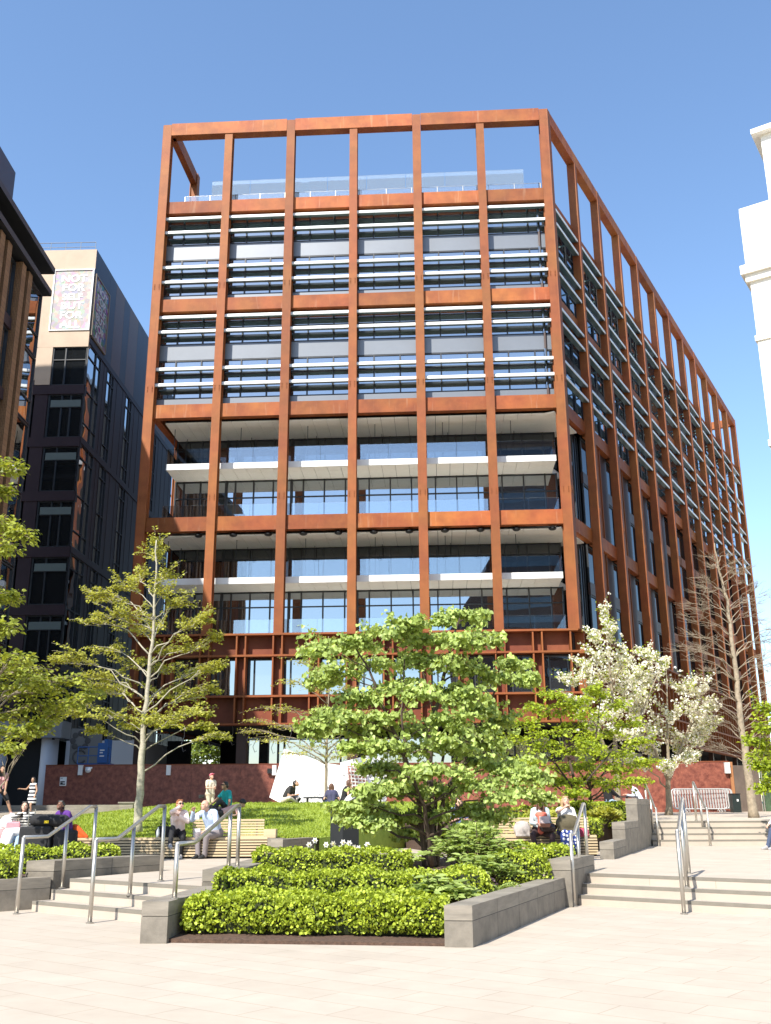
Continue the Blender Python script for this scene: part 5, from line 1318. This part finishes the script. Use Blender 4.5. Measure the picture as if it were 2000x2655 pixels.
        if cap:
            c = MB(); c.T = T; c.ell(hq(0,-.014,.055), (.092,.108,.080), 16, 10, R)
            c.hexa([hq(-.07,.06,.055),hq(.07,.06,.055),hq(.05,.175,.035),hq(-.05,.175,.035),hq(-.07,.06,.068),hq(.07,.06,.068),hq(.05,.175,.046),hq(-.05,.175,.046)]); c.build('cap', cap, p, smooth=False)
        if glasses:
            c = MB(); c.T = T
            for s in (-1,1): c.ell(hq(s*.034,.094,.012), (.030,.006,.021), 10, 6, R); c.tube([hq(s*.064,.09,.018), hq(s*.08,0,.018)], .004, 5)
            c.tube([hq(-.012,.095,.018),hq(.012,.095,.018)], .004, 5); c.build('glasses', M['black'], p, smooth=True)
    if top: remesh_job('shirt', sh, top, p, .013, 3)
    if skirt:
        k = MB(); k.T = T
        for pts in skirt[1]: k.cap(V(pts[0]), V(pts[1]), pts[2], pts[3])
        remesh_job('skirt', k, skirt[0], p, .016, 6)
    elif bottom: remesh_job('trousers' if legs == 'long' else 'shorts', tr, bottom, p, .013, 3)
    if shoe:
        for q in (s1, s2): remesh_job('shoe', q, shoe, p, .011, 2)
    p['T'] = 0; del p['T']
    return p, T
def stripes(name, c1, c2, f, rot=(0,0,0)):
    m, nt, bs = nodes(name); tc = nt.nodes.new('ShaderNodeTexCoord'); mp = nt.nodes.new('ShaderNodeMapping'); mp.inputs['Rotation'].default_value = rot
    w = nt.nodes.new('ShaderNodeTexWave'); w.bands_direction = 'Z'; w.inputs['Scale'].default_value = f; r = nt.nodes.new('ShaderNodeValToRGB'); r.color_ramp.interpolation = 'CONSTANT'
    r.color_ramp.elements[0].color = tuple(c1)+(1,); r.color_ramp.elements[1].color = tuple(c2)+(1,); r.color_ramp.elements[1].position = .5
    nt.links.new(tc.outputs['Object'], mp.inputs[0]); nt.links.new(mp.outputs[0], w.inputs['Vector']); nt.links.new(w.outputs['Color'], r.inputs['Fac']); nt.links.new(r.outputs['Color'], bs.inputs['Base Color']); inp(bs,'Roughness',.85)
    return m
def dots(name, c1, c2, s):
    m, nt, bs = nodes(name); tc = nt.nodes.new('ShaderNodeTexCoord'); v = nt.nodes.new('ShaderNodeTexVoronoi'); v.inputs['Scale'].default_value = s; v.inputs['Randomness'].default_value = .35
    r = nt.nodes.new('ShaderNodeValToRGB'); r.color_ramp.interpolation = 'CONSTANT'; r.color_ramp.elements[0].color = tuple(c2)+(1,); r.color_ramp.elements[1].color = tuple(c1)+(1,); r.color_ramp.elements[1].position = .33
    nt.links.new(tc.outputs['Object'], v.inputs['Vector']); nt.links.new(v.outputs['Distance'], r.inputs['Fac']); nt.links.new(r.outputs['Color'], bs.inputs['Base Color']); inp(bs,'Roughness',.85)
    return m
H_red = mat('ginger_hair', (.27,.105,.04), .6, var=.3, scale=30); H_dark = mat('dark_hair', (.018,.013,.011), .5, var=.3, scale=30); H_grey = mat('grey_hair', (.30,.26,.22), .6); H_brown = mat('brown_hair', (.10,.045,.025), .55, var=.3, scale=30); H_blond = mat('blond_hair', (.38,.26,.13), .6, var=.25, scale=30)
blk = cloth('black_cloth', (.014,.014,.016)); denim = cloth('dark_denim', (.018,.03,.075)); ltden = cloth('light_denim', (.30,.42,.56)); wht = cloth('white_cloth', (.74,.72,.70)); sneak = cloth('grey_sneaker', (.34,.32,.31)); blks = cloth('black_shoe', (.015,.015,.015))
def X(px, Y): return at(px, 2150, Y).x
SH = .42    # seat top above the terrace: pelvis a little above
zt = .45
# redhead: seated, right leg crossed, eating
person('woman with ginger hair and pale pink top eating with crossed legs on the bench', (X(460,BY+.2),BY+.24,zt), 200, 1.66, pelvis=(0,0,.55), lean=6, bend=16, wl=(.02,.30,.97), wr=(.02,.25,1.17), er=(.9,.1,-.6), el=(-.8,-.2,-.4),
  al=(-.05,.30,.09), ar=(.24,.56,.33), kl=(0,1,.5), kr=(.1,.6,1), top=cloth('pale_pink_cloth', (.80,.64,.58)), sleeve='long', bottom=blk, shoe=sneak, hair=H_red, hairstyle='tied', head=(14,-12), female=True, glasses=True)
t = thing('shoulder_bag', 'black shoulder bag with pale bottle behind the ginger haired woman', 'bag', (X(430,BY+.4),BY+.4,.89))
def bag(t, c, s, m, handle=None, rz=0, name='body'):
    b = MB(); b.T = Matrix.Translation(V(c)) @ Matrix.Rotation(rz,4,'Z'); x,y,z = s
    b.ell((0,0,z*.45),(x*.62,y*.62,z*.52),16,10); b.hexa([(-x/2,-y/2,0),(x/2,-y/2,0),(x/2,y/2,0),(-x/2,y/2,0),(-x*.4,-y*.38,z*.9),(x*.4,-y*.38,z*.9),(x*.4,y*.38,z*.9),(-x*.4,y*.38,z*.9)])
    remesh_job(name, b, m, t, .014, 4)
    if handle:
        h = MB(); h.T = b.T; h.tube(bez(V((-x*.3,0,z*.8)),V((-x*.3,0,z*.8+handle*1.3)),V((x*.3,0,z*.8+handle*1.3)),V((x*.3,0,z*.8)),8),.011,6); h.build('handle', m, t, smooth=True)
bag(t, (X(425,BY+.4),BY+.42,.89), (.34,.18,.30), blk, .12)
b = MB(); c = V((X(411,BY+.3),BY+.3,.89)); b.lathe([(.04,0),(.042,.14),(.03,.2),(.015,.22),(.015,.25)], c, 12); b.build('bottle', cloth('bottle_grey', (.5,.55,.55)), t, smooth=True)
# bald man
person('balding man in light blue shirt and grey trousers leaning forward on the bench', (X(556,BY+.2),BY+.26,zt), 148, 1.78, pelvis=(0,0,.53), lean=22, bend=34, wl=(-.12,.42,.60), wr=(.26,.44,1.00), er=(.7,-.2,-.9), el=(-.6,-.3,.2),
  al=(-.06,.36,.085), ar=(.10,.40,.085), kl=(-.3,1,.8), kr=(.05,1,.8), top=cloth('light_blue_shirt', (.44,.54,.70)), sleeve='long', bottom=cloth('grey_trousers', (.23,.20,.205)), shoe=blks, hair=H_grey, hairstyle='bald', head=(-6,-4), fat=1.08, skin=SKIN)
b = MB(); c = at(512,2117,BY-.15); b.hexa([c+V(q) for q in ((-.05,-.03,-.06),(.05,-.03,-.06),(.05,.03,-.06),(-.05,.03,-.06),(-.035,-.02,.07),(.03,-.02,.09),(.03,.02,.09),(-.035,.02,.07))])
tag(b.build('paper_cup', wht), 'crumpled white paper wrapper held by the balding man', 'wrapper')
b = MB(); c = V((X(512,BY+.3),BY+.3,.885)); b.hexa([c+V(q) for q in ((-.07,-.05,0),(.07,-.05,0),(.07,.05,0),(-.07,.05,0),(-.08,-.05,.22),(.08,-.05,.22),(.08,.05,.21),(-.08,.05,.21))]); tag(b.build('paper_bag', wht), 'small white paper bag on the bench left of the balding man', 'bag')
# teal man on the lawn
Y = 32.2; z = lawnz(X(590,Y),Y)
person('dark haired man in teal shirt and sunglasses sitting on the lawn', (X(585,Y),Y,z), 128, 1.78, pelvis=(0,0,.14), lean=-4, bend=10, wl=(-.30,.12,.12), wr=(.26,.46,.22), al=(-.18,.62,.10), ar=(.32,.55,.08), kl=(-.3,.4,1), kr=(1,.3,.25), el=(-.6,-.6,.2),
  top=cloth('teal_cloth', (.01,.30,.31)), sleeve='short', bottom=cloth('charcoal_cloth', (.045,.04,.04)), shoe=sneak, hair=H_dark, head=(0,-8), glasses=True, skin=SKIN2)
Y = 31.2; z = lawnz(X(535,Y),Y)
person('person in dark shorts lying back on the lawn with bent bare knees', (X(548,Y),Y,z), 100, 1.75, pelvis=(0,-.25,.12), lean=-72, bend=-66, wl=(-.35,-.5,.08), wr=(.35,-.5,.08), al=(-.12,.42,.07), ar=(.16,.52,.07), kl=(0,.2,1), kr=(.1,.25,1),
  top=cloth('rose_cloth', (.62,.36,.33)), bottom=blk, legs='short', hair=H_dark, skin=SKIN, head=(0,40))
Y = 42.5
p_, T_ = person('older man in pink cap and pale waistcoat standing by the red hoarding', (X(541,Y),Y,1.23), 222, 1.72, pelvis=(0,0,.93), lean=4, wl=(-.02,.30,1.20), wr=(.16,.36,1.17), top=cloth('cream_waistcoat', (.62,.56,.44)), sleeve='short', bottom=cloth('khaki_trousers', (.52,.46,.33)), shoe=blks, hair=H_grey, cap=cloth('pink_cap', (.62,.13,.19)), head=(-10,-22), skin=SKIN)
cm = thing('camera', 'black camera hanging at the hip of the man in the pink cap', 'camera', (X(523,Y),Y-.2,2.0))
b = MB(); c = at(523,2065,Y-.25); b.box(c.x-.11,c.x+.11,c.y-.05,c.y+.05,c.z-.07,c.z+.07); b.build('body', M['black'], cm); b = MB(); b.tube([c+V((.03,-.05,0)),c+V((.03,-.2,-.02))],[.055,.06],12); b.build('lens', M['black'], cm)
Y = 37.6; z = lawnz(X(745,Y),Y)-.05
person('young man in black t-shirt sitting cross legged on the lawn crest', (X(738,Y),Y,z), 250, 1.76, pelvis=(0,0,.15), lean=26, bend=40, wl=(-.06,.42,.34), wr=(.10,.44,.32), al=(.05,.36,.10), ar=(-.02,.44,.09), kl=(-1,.5,.35), kr=(1,.5,.35), top=cloth('washed_black', (.035,.033,.035)), bottom=cloth('pale_chinos', (.55,.48,.42)), shoe=blks, hair=H_dark, head=(0,-30), skin=SKIN2)
b = MB(); c = at(765,2066,Y-.3); b.hexa([c+V(q) for q in ((-.14,-.08,-.02),(.13,-.08,.03),(.13,.08,.05),(-.14,.08,0),(-.14,-.08,0),(.13,-.08,.05),(.13,.08,.07),(-.14,.08,.02))]); tag(b.build('open_book', blk), 'dark open book held by the young man in black t-shirt', 'book')
Y = 38.5
person('woman with long auburn hair seen from behind beside the thin trunk', (X(860,Y),Y,1.55), 10, 1.66, pelvis=(0,0,.14), lean=8, bend=14, wl=(-.22,.3,.3), wr=(.22,.3,.3), al=(-.16,.5,.1), ar=(.16,.5,.1), kl=(-.6,.3,1), kr=(.6,.3,1), top=cloth('navy_flower', (.05,.05,.10)), bottom=denim, shoe=blks, hair=H_brown, hairstyle='longer', female=True, skin=SKIN)
person('woman with long brown hair in profile among the seated group', (X(889,Y),Y+.5,1.68), -75, 1.68, pelvis=(0,0,.16), lean=12, bend=20, wl=(-.15,.36,.3), wr=(.15,.36,.3), al=(-.16,.5,.1), ar=(.16,.5,.1), kl=(-.6,.3,1), kr=(.6,.3,1), top=blk, sleeve='none', bottom=blk, shoe=blks, hair=H_brown, hairstyle='longer', female=True, head=(0,-14), skin=SKIN)
person('person in white top bending forward beside the brown haired woman', (X(905,Y),Y-.2,1.58), -60, 1.7, pelvis=(0,-.1,.14), lean=38, bend=66, wl=(-.2,.6,.12), wr=(.2,.6,.12), al=(-.2,.45,.1), ar=(.2,.45,.1), kl=(-.8,.4,.6), kr=(.8,.4,.6), top=wht, sleeve='short', bottom=blk, shoe=blks, hair=H_dark, head=(0,-30), skin=SKIN2)
# right bench
Y = 24.26
person('woman in coral scarf and pale cardigan holding a food box on the bench', (X(1402,Y),Y,zt), 178, 1.66, pelvis=(0,0,.56), lean=6, bend=16, wl=(-.08,.34,.74), wr=(.12,.36,.74), al=(-.16,.42,.085), ar=(.16,.42,.085), kl=(-.5,1,.6), kr=(.5,1,.6), top=cloth('pale_blue_cardigan', (.46,.54,.56)), sleeve='long', bottom=cloth('plum_trousers', (.05,.028,.028)), shoe=blks, hair=H_brown, hairstyle='long', head=(-8,-22), female=True, fat=1.12)
sc_ = thing('scarf', 'coral red scarf hanging down the front of the seated woman', 'scarf', (X(1402,Y),Y,1.0))
b = MB(); c = V((X(1402,Y),Y-.10,zt)); b.cap(c+V((-.07,-.05,.92)), c+V((.08,-.05,.92)), .07, .07); b.cap(c+V((0,-.11,.88)), c+V((-.03,-.15,.56)), .085, .075); remesh_job('cloth', b, cloth('coral_cloth', (.60,.14,.09)), sc_, .014, 3)
fb = thing('food_box', 'clear plastic food box in the hands of the scarf woman', 'box', (X(1406,Y),Y-.42,1.1)); c = V((X(1407,Y),Y-.45,1.15))
b = MB(); b.hexa([c+V(q) for q in ((-.10,-.06,-.05),(.10,-.06,-.05),(.10,.06,-.05),(-.10,.06,-.05),(-.12,-.07,.03),(.12,-.07,.03),(.12,.07,.03),(-.12,.07,.03))]); b.build('tray', cloth('salad_brown', (.30,.12,.07)), fb)
b = MB(); b.hexa([c+V(q) for q in ((-.12,.06,.035),(.12,.06,.035),(.12,.075,.035),(-.12,.075,.035),(-.115,.09,.19),(.115,.09,.19),(.115,.10,.19),(-.115,.10,.19))]); b.build('lid', cloth('clear_lid', (.55,.45,.42)), fb)
hb = thing('handbag', 'shiny dark brown handbag in the lap of the scarf woman', 'bag', (X(1412,Y),Y-.3,.95)); bag(hb, (X(1416,Y),Y-.36,1.0), (.34,.16,.20), mat('brown_leather', (.035,.014,.01), .25), .1)
gb = thing('canvas_bag', 'pale grey canvas bag beside the scarf woman on the bench', 'bag', (X(1357,Y),Y,.9)); bag(gb, (X(1354,Y),Y-.05,.89), (.34,.2,.36), cloth('stone_canvas', (.40,.36,.33)), .0)
person('blond woman in white top with a blue polka dot skirt on the bench', (X(1468,Y),Y,zt), 182, 1.66, pelvis=(0,0,.56), lean=3, bend=8, wl=(-.14,.30,.78), wr=(.04,.24,1.12), er=(.9,.2,-.5), al=(-.10,.44,.085), ar=(.10,.44,.085), kl=(-.2,1,.6), kr=(.2,1,.6), top=wht, sleeve='short', shoe=blks, hair=H_blond, hairstyle='long', head=(6,-12), female=True,
  skirt=(dots('polka_dot_cloth', (.025,.05,.22), (.75,.75,.75), 11), [((-.09,0,.56),(.09,0,.56),.14,.14),((-.09,0,.55),(-.13,.42,.54),.125,.11),((.09,0,.55),(.13,.42,.54),.125,.11),((0,.1,.55),(0,.42,.53),.12,.11),((-.13,.42,.53),(-.14,.44,.16),.11,.085),((.13,.42,.53),(.14,.44,.16),.11,.085),((0,.43,.5),(0,.46,.16),.11,.09)]))
bp = thing('backpack', 'khaki backpack held on the lap of the blond woman', 'backpack', (X(1463,Y),Y-.4,1.0)); bag(bp, (X(1466,Y),Y-.38,1.01), (.46,.22,.38), cloth('khaki_canvas', (.10,.082,.045)), .06)
rbk = thing('red_bag', 'crumpled red and navy bag on the bench right of the dotted skirt', 'bag', (X(1512,Y),Y,.9)); bag(rbk, (X(1510,Y),Y-.08,.885), (.24,.2,.2), cloth('crimson_cloth', (.38,.05,.09)), 0)
# half hidden person behind the trunk
person('dark haired person in blue top half hidden behind the heart leaved tree', (X(1188,26),26,.48), 185, 1.66, pelvis=(0,0,.56), lean=14, bend=24, wl=(-.1,.36,.8), wr=(.1,.36,.8), al=(-.12,.42,.085), ar=(.12,.42,.085), top=cloth('dusty_blue', (.16,.22,.40)), bottom=blk, shoe=blks, hair=H_dark, hairstyle='long', head=(0,-26), female=True)
b = MB(); b.box(X(1188,26)-.9,X(1188,26)+.9,25.85,26.3,.45,.93); tag(b.build('stone_block_seat', M['stone']), 'low stone block under the half hidden person behind the tree', 'seat')
# table group on the upper level
Y = 37.0; zu = 1.18
person('woman with dark hair and black top leaning at the far table', (X(1586,Y),Y,zu), -70, 1.7, pelvis=(0,0,.55), lean=-14, bend=-6, wl=(-.15,.42,.75), wr=(.15,.35,.7), al=(-.1,.42,.085), ar=(.1,.42,.085), top=blk, sleeve='long', bottom=ltden, shoe=blks, hair=H_dark, hairstyle='tied', skin=SKIN)
person('person in white shirt reading at the far table by the handrail', (X(1668,Y),Y,zu), 74, 1.72, pelvis=(0,0,.55), lean=26, bend=30, wl=(-.15,.44,.78), wr=(.15,.5,.78), al=(-.1,.42,.085), ar=(.1,.42,.085), top=cloth('pale_lilac_shirt', (.62,.64,.74)), sleeve='long', bottom=cloth('pale_chinos', (.55,.48,.42)), shoe=blks, hair=H_blond, head=(0,-10), skin=SKIN)
ft = thing('cafe_table', 'dark round table between the two people by the hoarding', 'table', (X(1632,Y),Y,zu)); c = V((X(1632,Y),Y,zu))
b = MB(); b.lathe([(.38,.70),(.40,.715),(.40,.735),(.38,.74)], c, 20); b.build('tabletop', M['frame'], ft); b = MB(); b.lathe([(.24,0),(.22,.03),(.04,.06),(.035,.70)], c, 12); b.build('pedestal', M['frame'], ft)
for q, lab in ((1580,'dark stool under the woman in black at the far table'),(1676,'dark stool under the white shirted reader')):
    s_ = thing('stool', lab, 'stool', (X(q,Y),Y,zu)); c = V((X(q,Y),Y,zu)); b = MB(); b.lathe([(.19,.40),(.20,.42),(.20,.44),(.18,.45)], c, 16); b.build('seat', M['frame'], s_)
    for dx, dy in ((-.12,-.12),(.12,-.12),(.12,.12),(-.12,.12)):
        b = MB(); b.tube([c+V((dx*1.3,dy*1.3,0)),c+V((dx,dy,.40))],.014,6); b.build('leg', M['frame'], s_)
# person at the right frame edge
q = g(1993,2203,.45)
person('person in dark jeans and pale trainers sitting at the right frame edge', (q.x+.62,q.y+.05,.45), 100, 1.75, pelvis=(0,0,.53), lean=10, wl=(-.2,.42,.62), wr=(.2,.42,.62), al=(-.1,.50,.085), ar=(.12,.56,.085), kl=(0,1,.7), kr=(0,1,.7), top=wht, sleeve='long', bottom=cloth('slate_denim', (.055,.075,.13)), shoe=sneak, hair=H_dark, skin=SKIN)
b = MB(); b.box(q.x+.42,q.x+2.5,q.y-.3,q.y+.35,.45,.86); b.box(q.x+.40,q.x+2.52,q.y-.32,q.y+.37,.862,.90); tag(b.build('stone_block_seat', M['stone']), 'stone seat block at the right frame edge', 'seat')
# left group
Y = 24.3
person('woman in striped top and light jeans eating beside the black suitcase', (X(73,Y),Y,zt), 165, 1.64, pelvis=(0,0,.55), lean=8, bend=20, wl=(-.02,.22,1.08), wr=(.05,.22,1.08), er=(.9,.1,-.6), el=(-.9,.1,-.6), al=(-.02,.50,.085), ar=(.16,.46,.085), kl=(0,1,.7), kr=(.1,1,.7), top=stripes('black_white_stripes', (.03,.03,.03), (.66,.64,.6), 5.2), sleeve='long', bottom=ltden, shoe=denim, hair=H_dark, hairstyle='long', female=True, head=(24,-14), skin=SKIN)
person('woman in purple top with dark hair up eating from a white bowl', (X(172,Y),Y,zt), 152, 1.68, pelvis=(0,0,.55), lean=10, bend=24, wl=(-.10,.36,.88), wr=(.16,.38,.86), al=(-.02,.46,.085), ar=(.16,.44,.085), kl=(0,1,.7), kr=(.1,1,.7), top=cloth('purple_cloth', (.09,.022,.20)), sleeve='half', bottom=denim, shoe=blks, hair=H_dark, hairstyle='bun', head=(18,-26), female=True, fat=1.15, skin=SKIN3)
c = at(131,2123,Y-.42); bw = thing('food_bowl', 'white bowl in the hands of the woman in purple', 'bowl', c[:]); b = MB(); b.lathe([(.04,-.04),(.075,.0),(.085,.035),(.08,.035),(.07,.005),(.03,-.03)], c, 16); b.build('bowl', wht, bw, smooth=True)
c = V((X(99,BY-.5),BY-.55,.45)); su = thing('suitcase', 'large black wheeled suitcase with raised handle before the seated women', 'suitcase', c[:])
b = MB(); b.box(c.x-.36,c.x+.36,c.y-.16,c.y+.16,.06+.45,.45+.74); o = b.build('shell', blk, su); bv = o.modifiers.new('b','BEVEL'); bv.width = .05; bv.segments = 3
b = MB(); b.box(c.x-.30,c.x+.30,c.y-.185,c.y-.161,.60,.95); o = b.build('pocket', blk, su); bv = o.modifiers.new('b','BEVEL'); bv.width = .01; bv.segments = 2
b = MB(); 
z1 = at(75,2098,c.y).z; xa = at(75,2110,c.y+.1).x; xb = at(91,2110,c.y+.1).x
b.tube([(xa,c.y+.12,1.15),(xa,c.y+.12,z1),(xb,c.y+.12,z1),(xb,c.y+.12,1.15)], .012, 6); b.build('handle', M['steel'], su)
for s in (-.28,.28):
    b = MB(); b.tube([(c.x+s-.02,c.y,.495),(c.x+s+.02,c.y,.495)], .045, 10); b.build('wheel', M['black'], su)
du = thing('duffel_bag', 'black duffel bag with yellow tag lying on the suitcase', 'bag', (c.x+.3,c.y,1.19)); 
b = MB(); b.cap((c.x-.05,c.y,1.32),(c.x+.58,c.y+.03,1.30),.14,.14); remesh_job('body', b, blk, du, .016, 4)
b = MB(); p = at(121,2131,c.y-.16); b.box(p.x-.05,p.x+.05,p.y-.01,p.y,p.z-.03,p.z+.03); b.build('tag', cloth('yellow_tag', (.75,.55,.02)), du)
s2_ = thing('suitcase', 'second black suitcase standing before the woman in purple', 'suitcase', (c.x+.78,c.y,.45)); b = MB(); b.box(c.x+.42,c.x+.9,c.y-.13,c.y+.15,.5,1.10); o = b.build('shell', blk, s2_); bv = o.modifiers.new('b','BEVEL'); bv.width = .05; bv.segments = 3
for s in (.5,.82):
    b = MB(); b.tube([(c.x+s-.02,c.y,.492),(c.x+s+.02,c.y,.492)], .042, 10); b.build('wheel', M['black'], s2_)
ob = thing('orange_bag', 'crumpled orange cloth bag behind the woman in purple', 'bag', (X(205,Y),Y,.89)); b = MB(); p = V((X(207,Y),Y+.05,.89)); b.cap(p+V((-.12,0,.24)),p+V((.16,0,.04)),.10,.05); b.cap(p+V((-.1,0,.1)),p+V((.05,0,.05)),.09,.06); remesh_job('cloth', b, cloth('orange_cloth', (.62,.10,.015)), ob, .014, 3)
pc = thing('pink_case', 'small pale pink case on the bench behind the striped woman', 'case', (X(33,Y+.2),Y+.2,.89)); p = V((X(33,Y+.2),Y+.3,.89)); b = MB(); b.box(p.x-.17,p.x+.17,p.y-.1,p.y+.1,.90,1.28); o = b.build('shell', cloth('pink_shell', (.55,.25,.28)), pc); bv = o.modifiers.new('b','BEVEL'); bv.width = .03; bv.segments = 3
b = MB(); b.tube([(p.x-.06,p.y,1.28),(p.x-.06,p.y,1.34),(p.x+.06,p.y,1.34),(p.x+.06,p.y,1.28)],.009,6); b.build('handle', blk, pc)
pb = thing('pink_bag', 'dusty pink patterned bag at the left frame edge', 'bag', (X(8,Y),Y,.89)); bag(pb, (X(5,Y),Y-.1,.80), (.42,.24,.34), cloth('dusty_pink', (.48,.22,.22)), .1)
wb = thing('white_plastic_bag', 'puffy white plastic bag at the left frame edge above pink bag', 'bag', (X(2,Y),Y+.3,1.1)); b = MB(); p = V((X(2,Y),Y+.4,1.08)); b.ell(p+V((0,0,.16)),(.2,.14,.2)); b.ell(p+V((.1,0,.28)),(.1,.1,.12)); b.ell(p+V((-.1,.02,.05)),(.16,.12,.12)); remesh_job('sack', b, wht, wb, .016, 3)
b = MB(); p = V((X(48,Y),Y-.45,.45)); wc = thing('white_coat', 'white coat draped over the lap of the striped woman', 'coat', p[:]); b.cap(p+V((-.12,.1,.60)),p+V((.18,.2,.62)),.10,.09); b.cap(p+V((-.12,.08,.58)),p+V((-.22,-.06,.18)),.10,.05); b.cap(p+V((-.02,.06,.56)),p+V((-.08,-.06,.22)),.08,.05); remesh_job('cloth', b, wht, wc, .014, 4)
Y = 34.0
person('little girl with long dark hair in striped dress standing on the ledge', (X(76,Y),Y,1.36), 150, 1.22, pelvis=(0,0,.92), lean=0, wl=(-.28,.10,.92), wr=(.46,.30,1.22), er=(.3,-.4,-1), al=(-.08,.06,.085), ar=(.10,-.05,.085), top=stripes('dress_stripes', (.02,.02,.03), (.74,.74,.72), 2.7), sleeve='none', shoe=wht, hair=H_dark, hairstyle='longer', female=True, head=(20,-4),
  skirt=(stripes('dress_stripes_low', (.02,.02,.03), (.74,.74,.72), 2.7), [((-.07,0,.95),(.07,0,.95),.13,.13),((-.07,0,.93),(-.12,0,.66),.13,.14),((.07,0,.93),(.12,0,.66),.13,.14),((0,.03,.93),(0,.06,.66),.13,.15)]), skin=SKIN2)
person('woman in pink t-shirt and black shorts stepping at the left frame edge', (X(-4,Y),Y-.2,1.36), 205, 1.66, pelvis=(0,0,.88), lean=16, bend=24, wl=(-.14,.30,.80), wr=(.05,.3,.9), al=(-.42,.10,.10), ar=(.2,-.15,.085), kl=(-.3,1,0), top=cloth('pink_tee', (.66,.34,.34)), sleeve='short', bottom=blk, legs='short', shoe=cloth('pink_shoe', (.6,.3,.3)), hair=H_dark, hairstyle='long', head=(0,-14), female=True, skin=SKIN2)
flush_jobs()
# ================================================================== light, sky, camera
AZ, EL = math.radians(28.6), math.radians(46.5)
sun = bpy.data.lights.new('sun', 'SUN'); sun.energy = 4.6; sun.angle = math.radians(.5); sun.color = (1,.95,.87)
so = bpy.data.objects.new('sun', sun); COL.objects.link(so)
L = V((-math.sin(AZ)*math.cos(EL), -math.cos(AZ)*math.cos(EL), math.sin(EL)))
so.rotation_euler = L.to_track_quat('Z','Y').to_euler(); so.location = (-40,-80,90)
w = bpy.data.worlds.new('World'); S.world = w; w.use_nodes = True
nt = w.node_tree; bg = nt.nodes['Background']; sk = nt.nodes.new('ShaderNodeTexSky'); sk.sky_type = 'NISHITA'; sk.sun_disc = False
sk.sun_elevation = EL; sk.sun_rotation = math.atan2(L.x, L.y); sk.air_density = 1.08; sk.dust_density = .5; sk.ozone_density = 2.4; sk.altitude = 0
hs = nt.nodes.new('ShaderNodeHueSaturation'); hs.inputs['Saturation'].default_value = 1.05; nt.links.new(sk.outputs[0], hs.inputs['Color']); nt.links.new(hs.outputs[0], bg.inputs['Color']); bg.inputs['Strength'].default_value = .15
cam = bpy.data.cameras.new('camera'); co = bpy.data.objects.new('camera', cam); COL.objects.link(co); S.camera = co
cam.sensor_fit = 'VERTICAL'; cam.sensor_height = 36; cam.lens = F/2655*36; cam.clip_end = 2000; cam.clip_start = .1
cr, sr = math.cos(ROL), math.sin(ROL)
x0 = V((1,0,0)); u0 = V((0,-math.sin(PIT),math.cos(PIT))); f0 = V((0,math.cos(PIT),math.sin(PIT)))
rx = x0*cr+u0*sr; ux = u0*cr-x0*sr
co.matrix_world = Matrix(((rx.x,ux.x,-f0.x,0),(rx.y,ux.y,-f0.y,0),(rx.z,ux.z,-f0.z,EYE),(0,0,0,1)))
S.view_settings.view_transform = 'Standard'; S.view_settings.look = 'None'; S.view_settings.exposure = .90; S.view_settings.gamma = 1
S.cycles.max_bounces = 8; S.cycles.transparent_max_bounces = 16; S.cycles.use_denoising = True
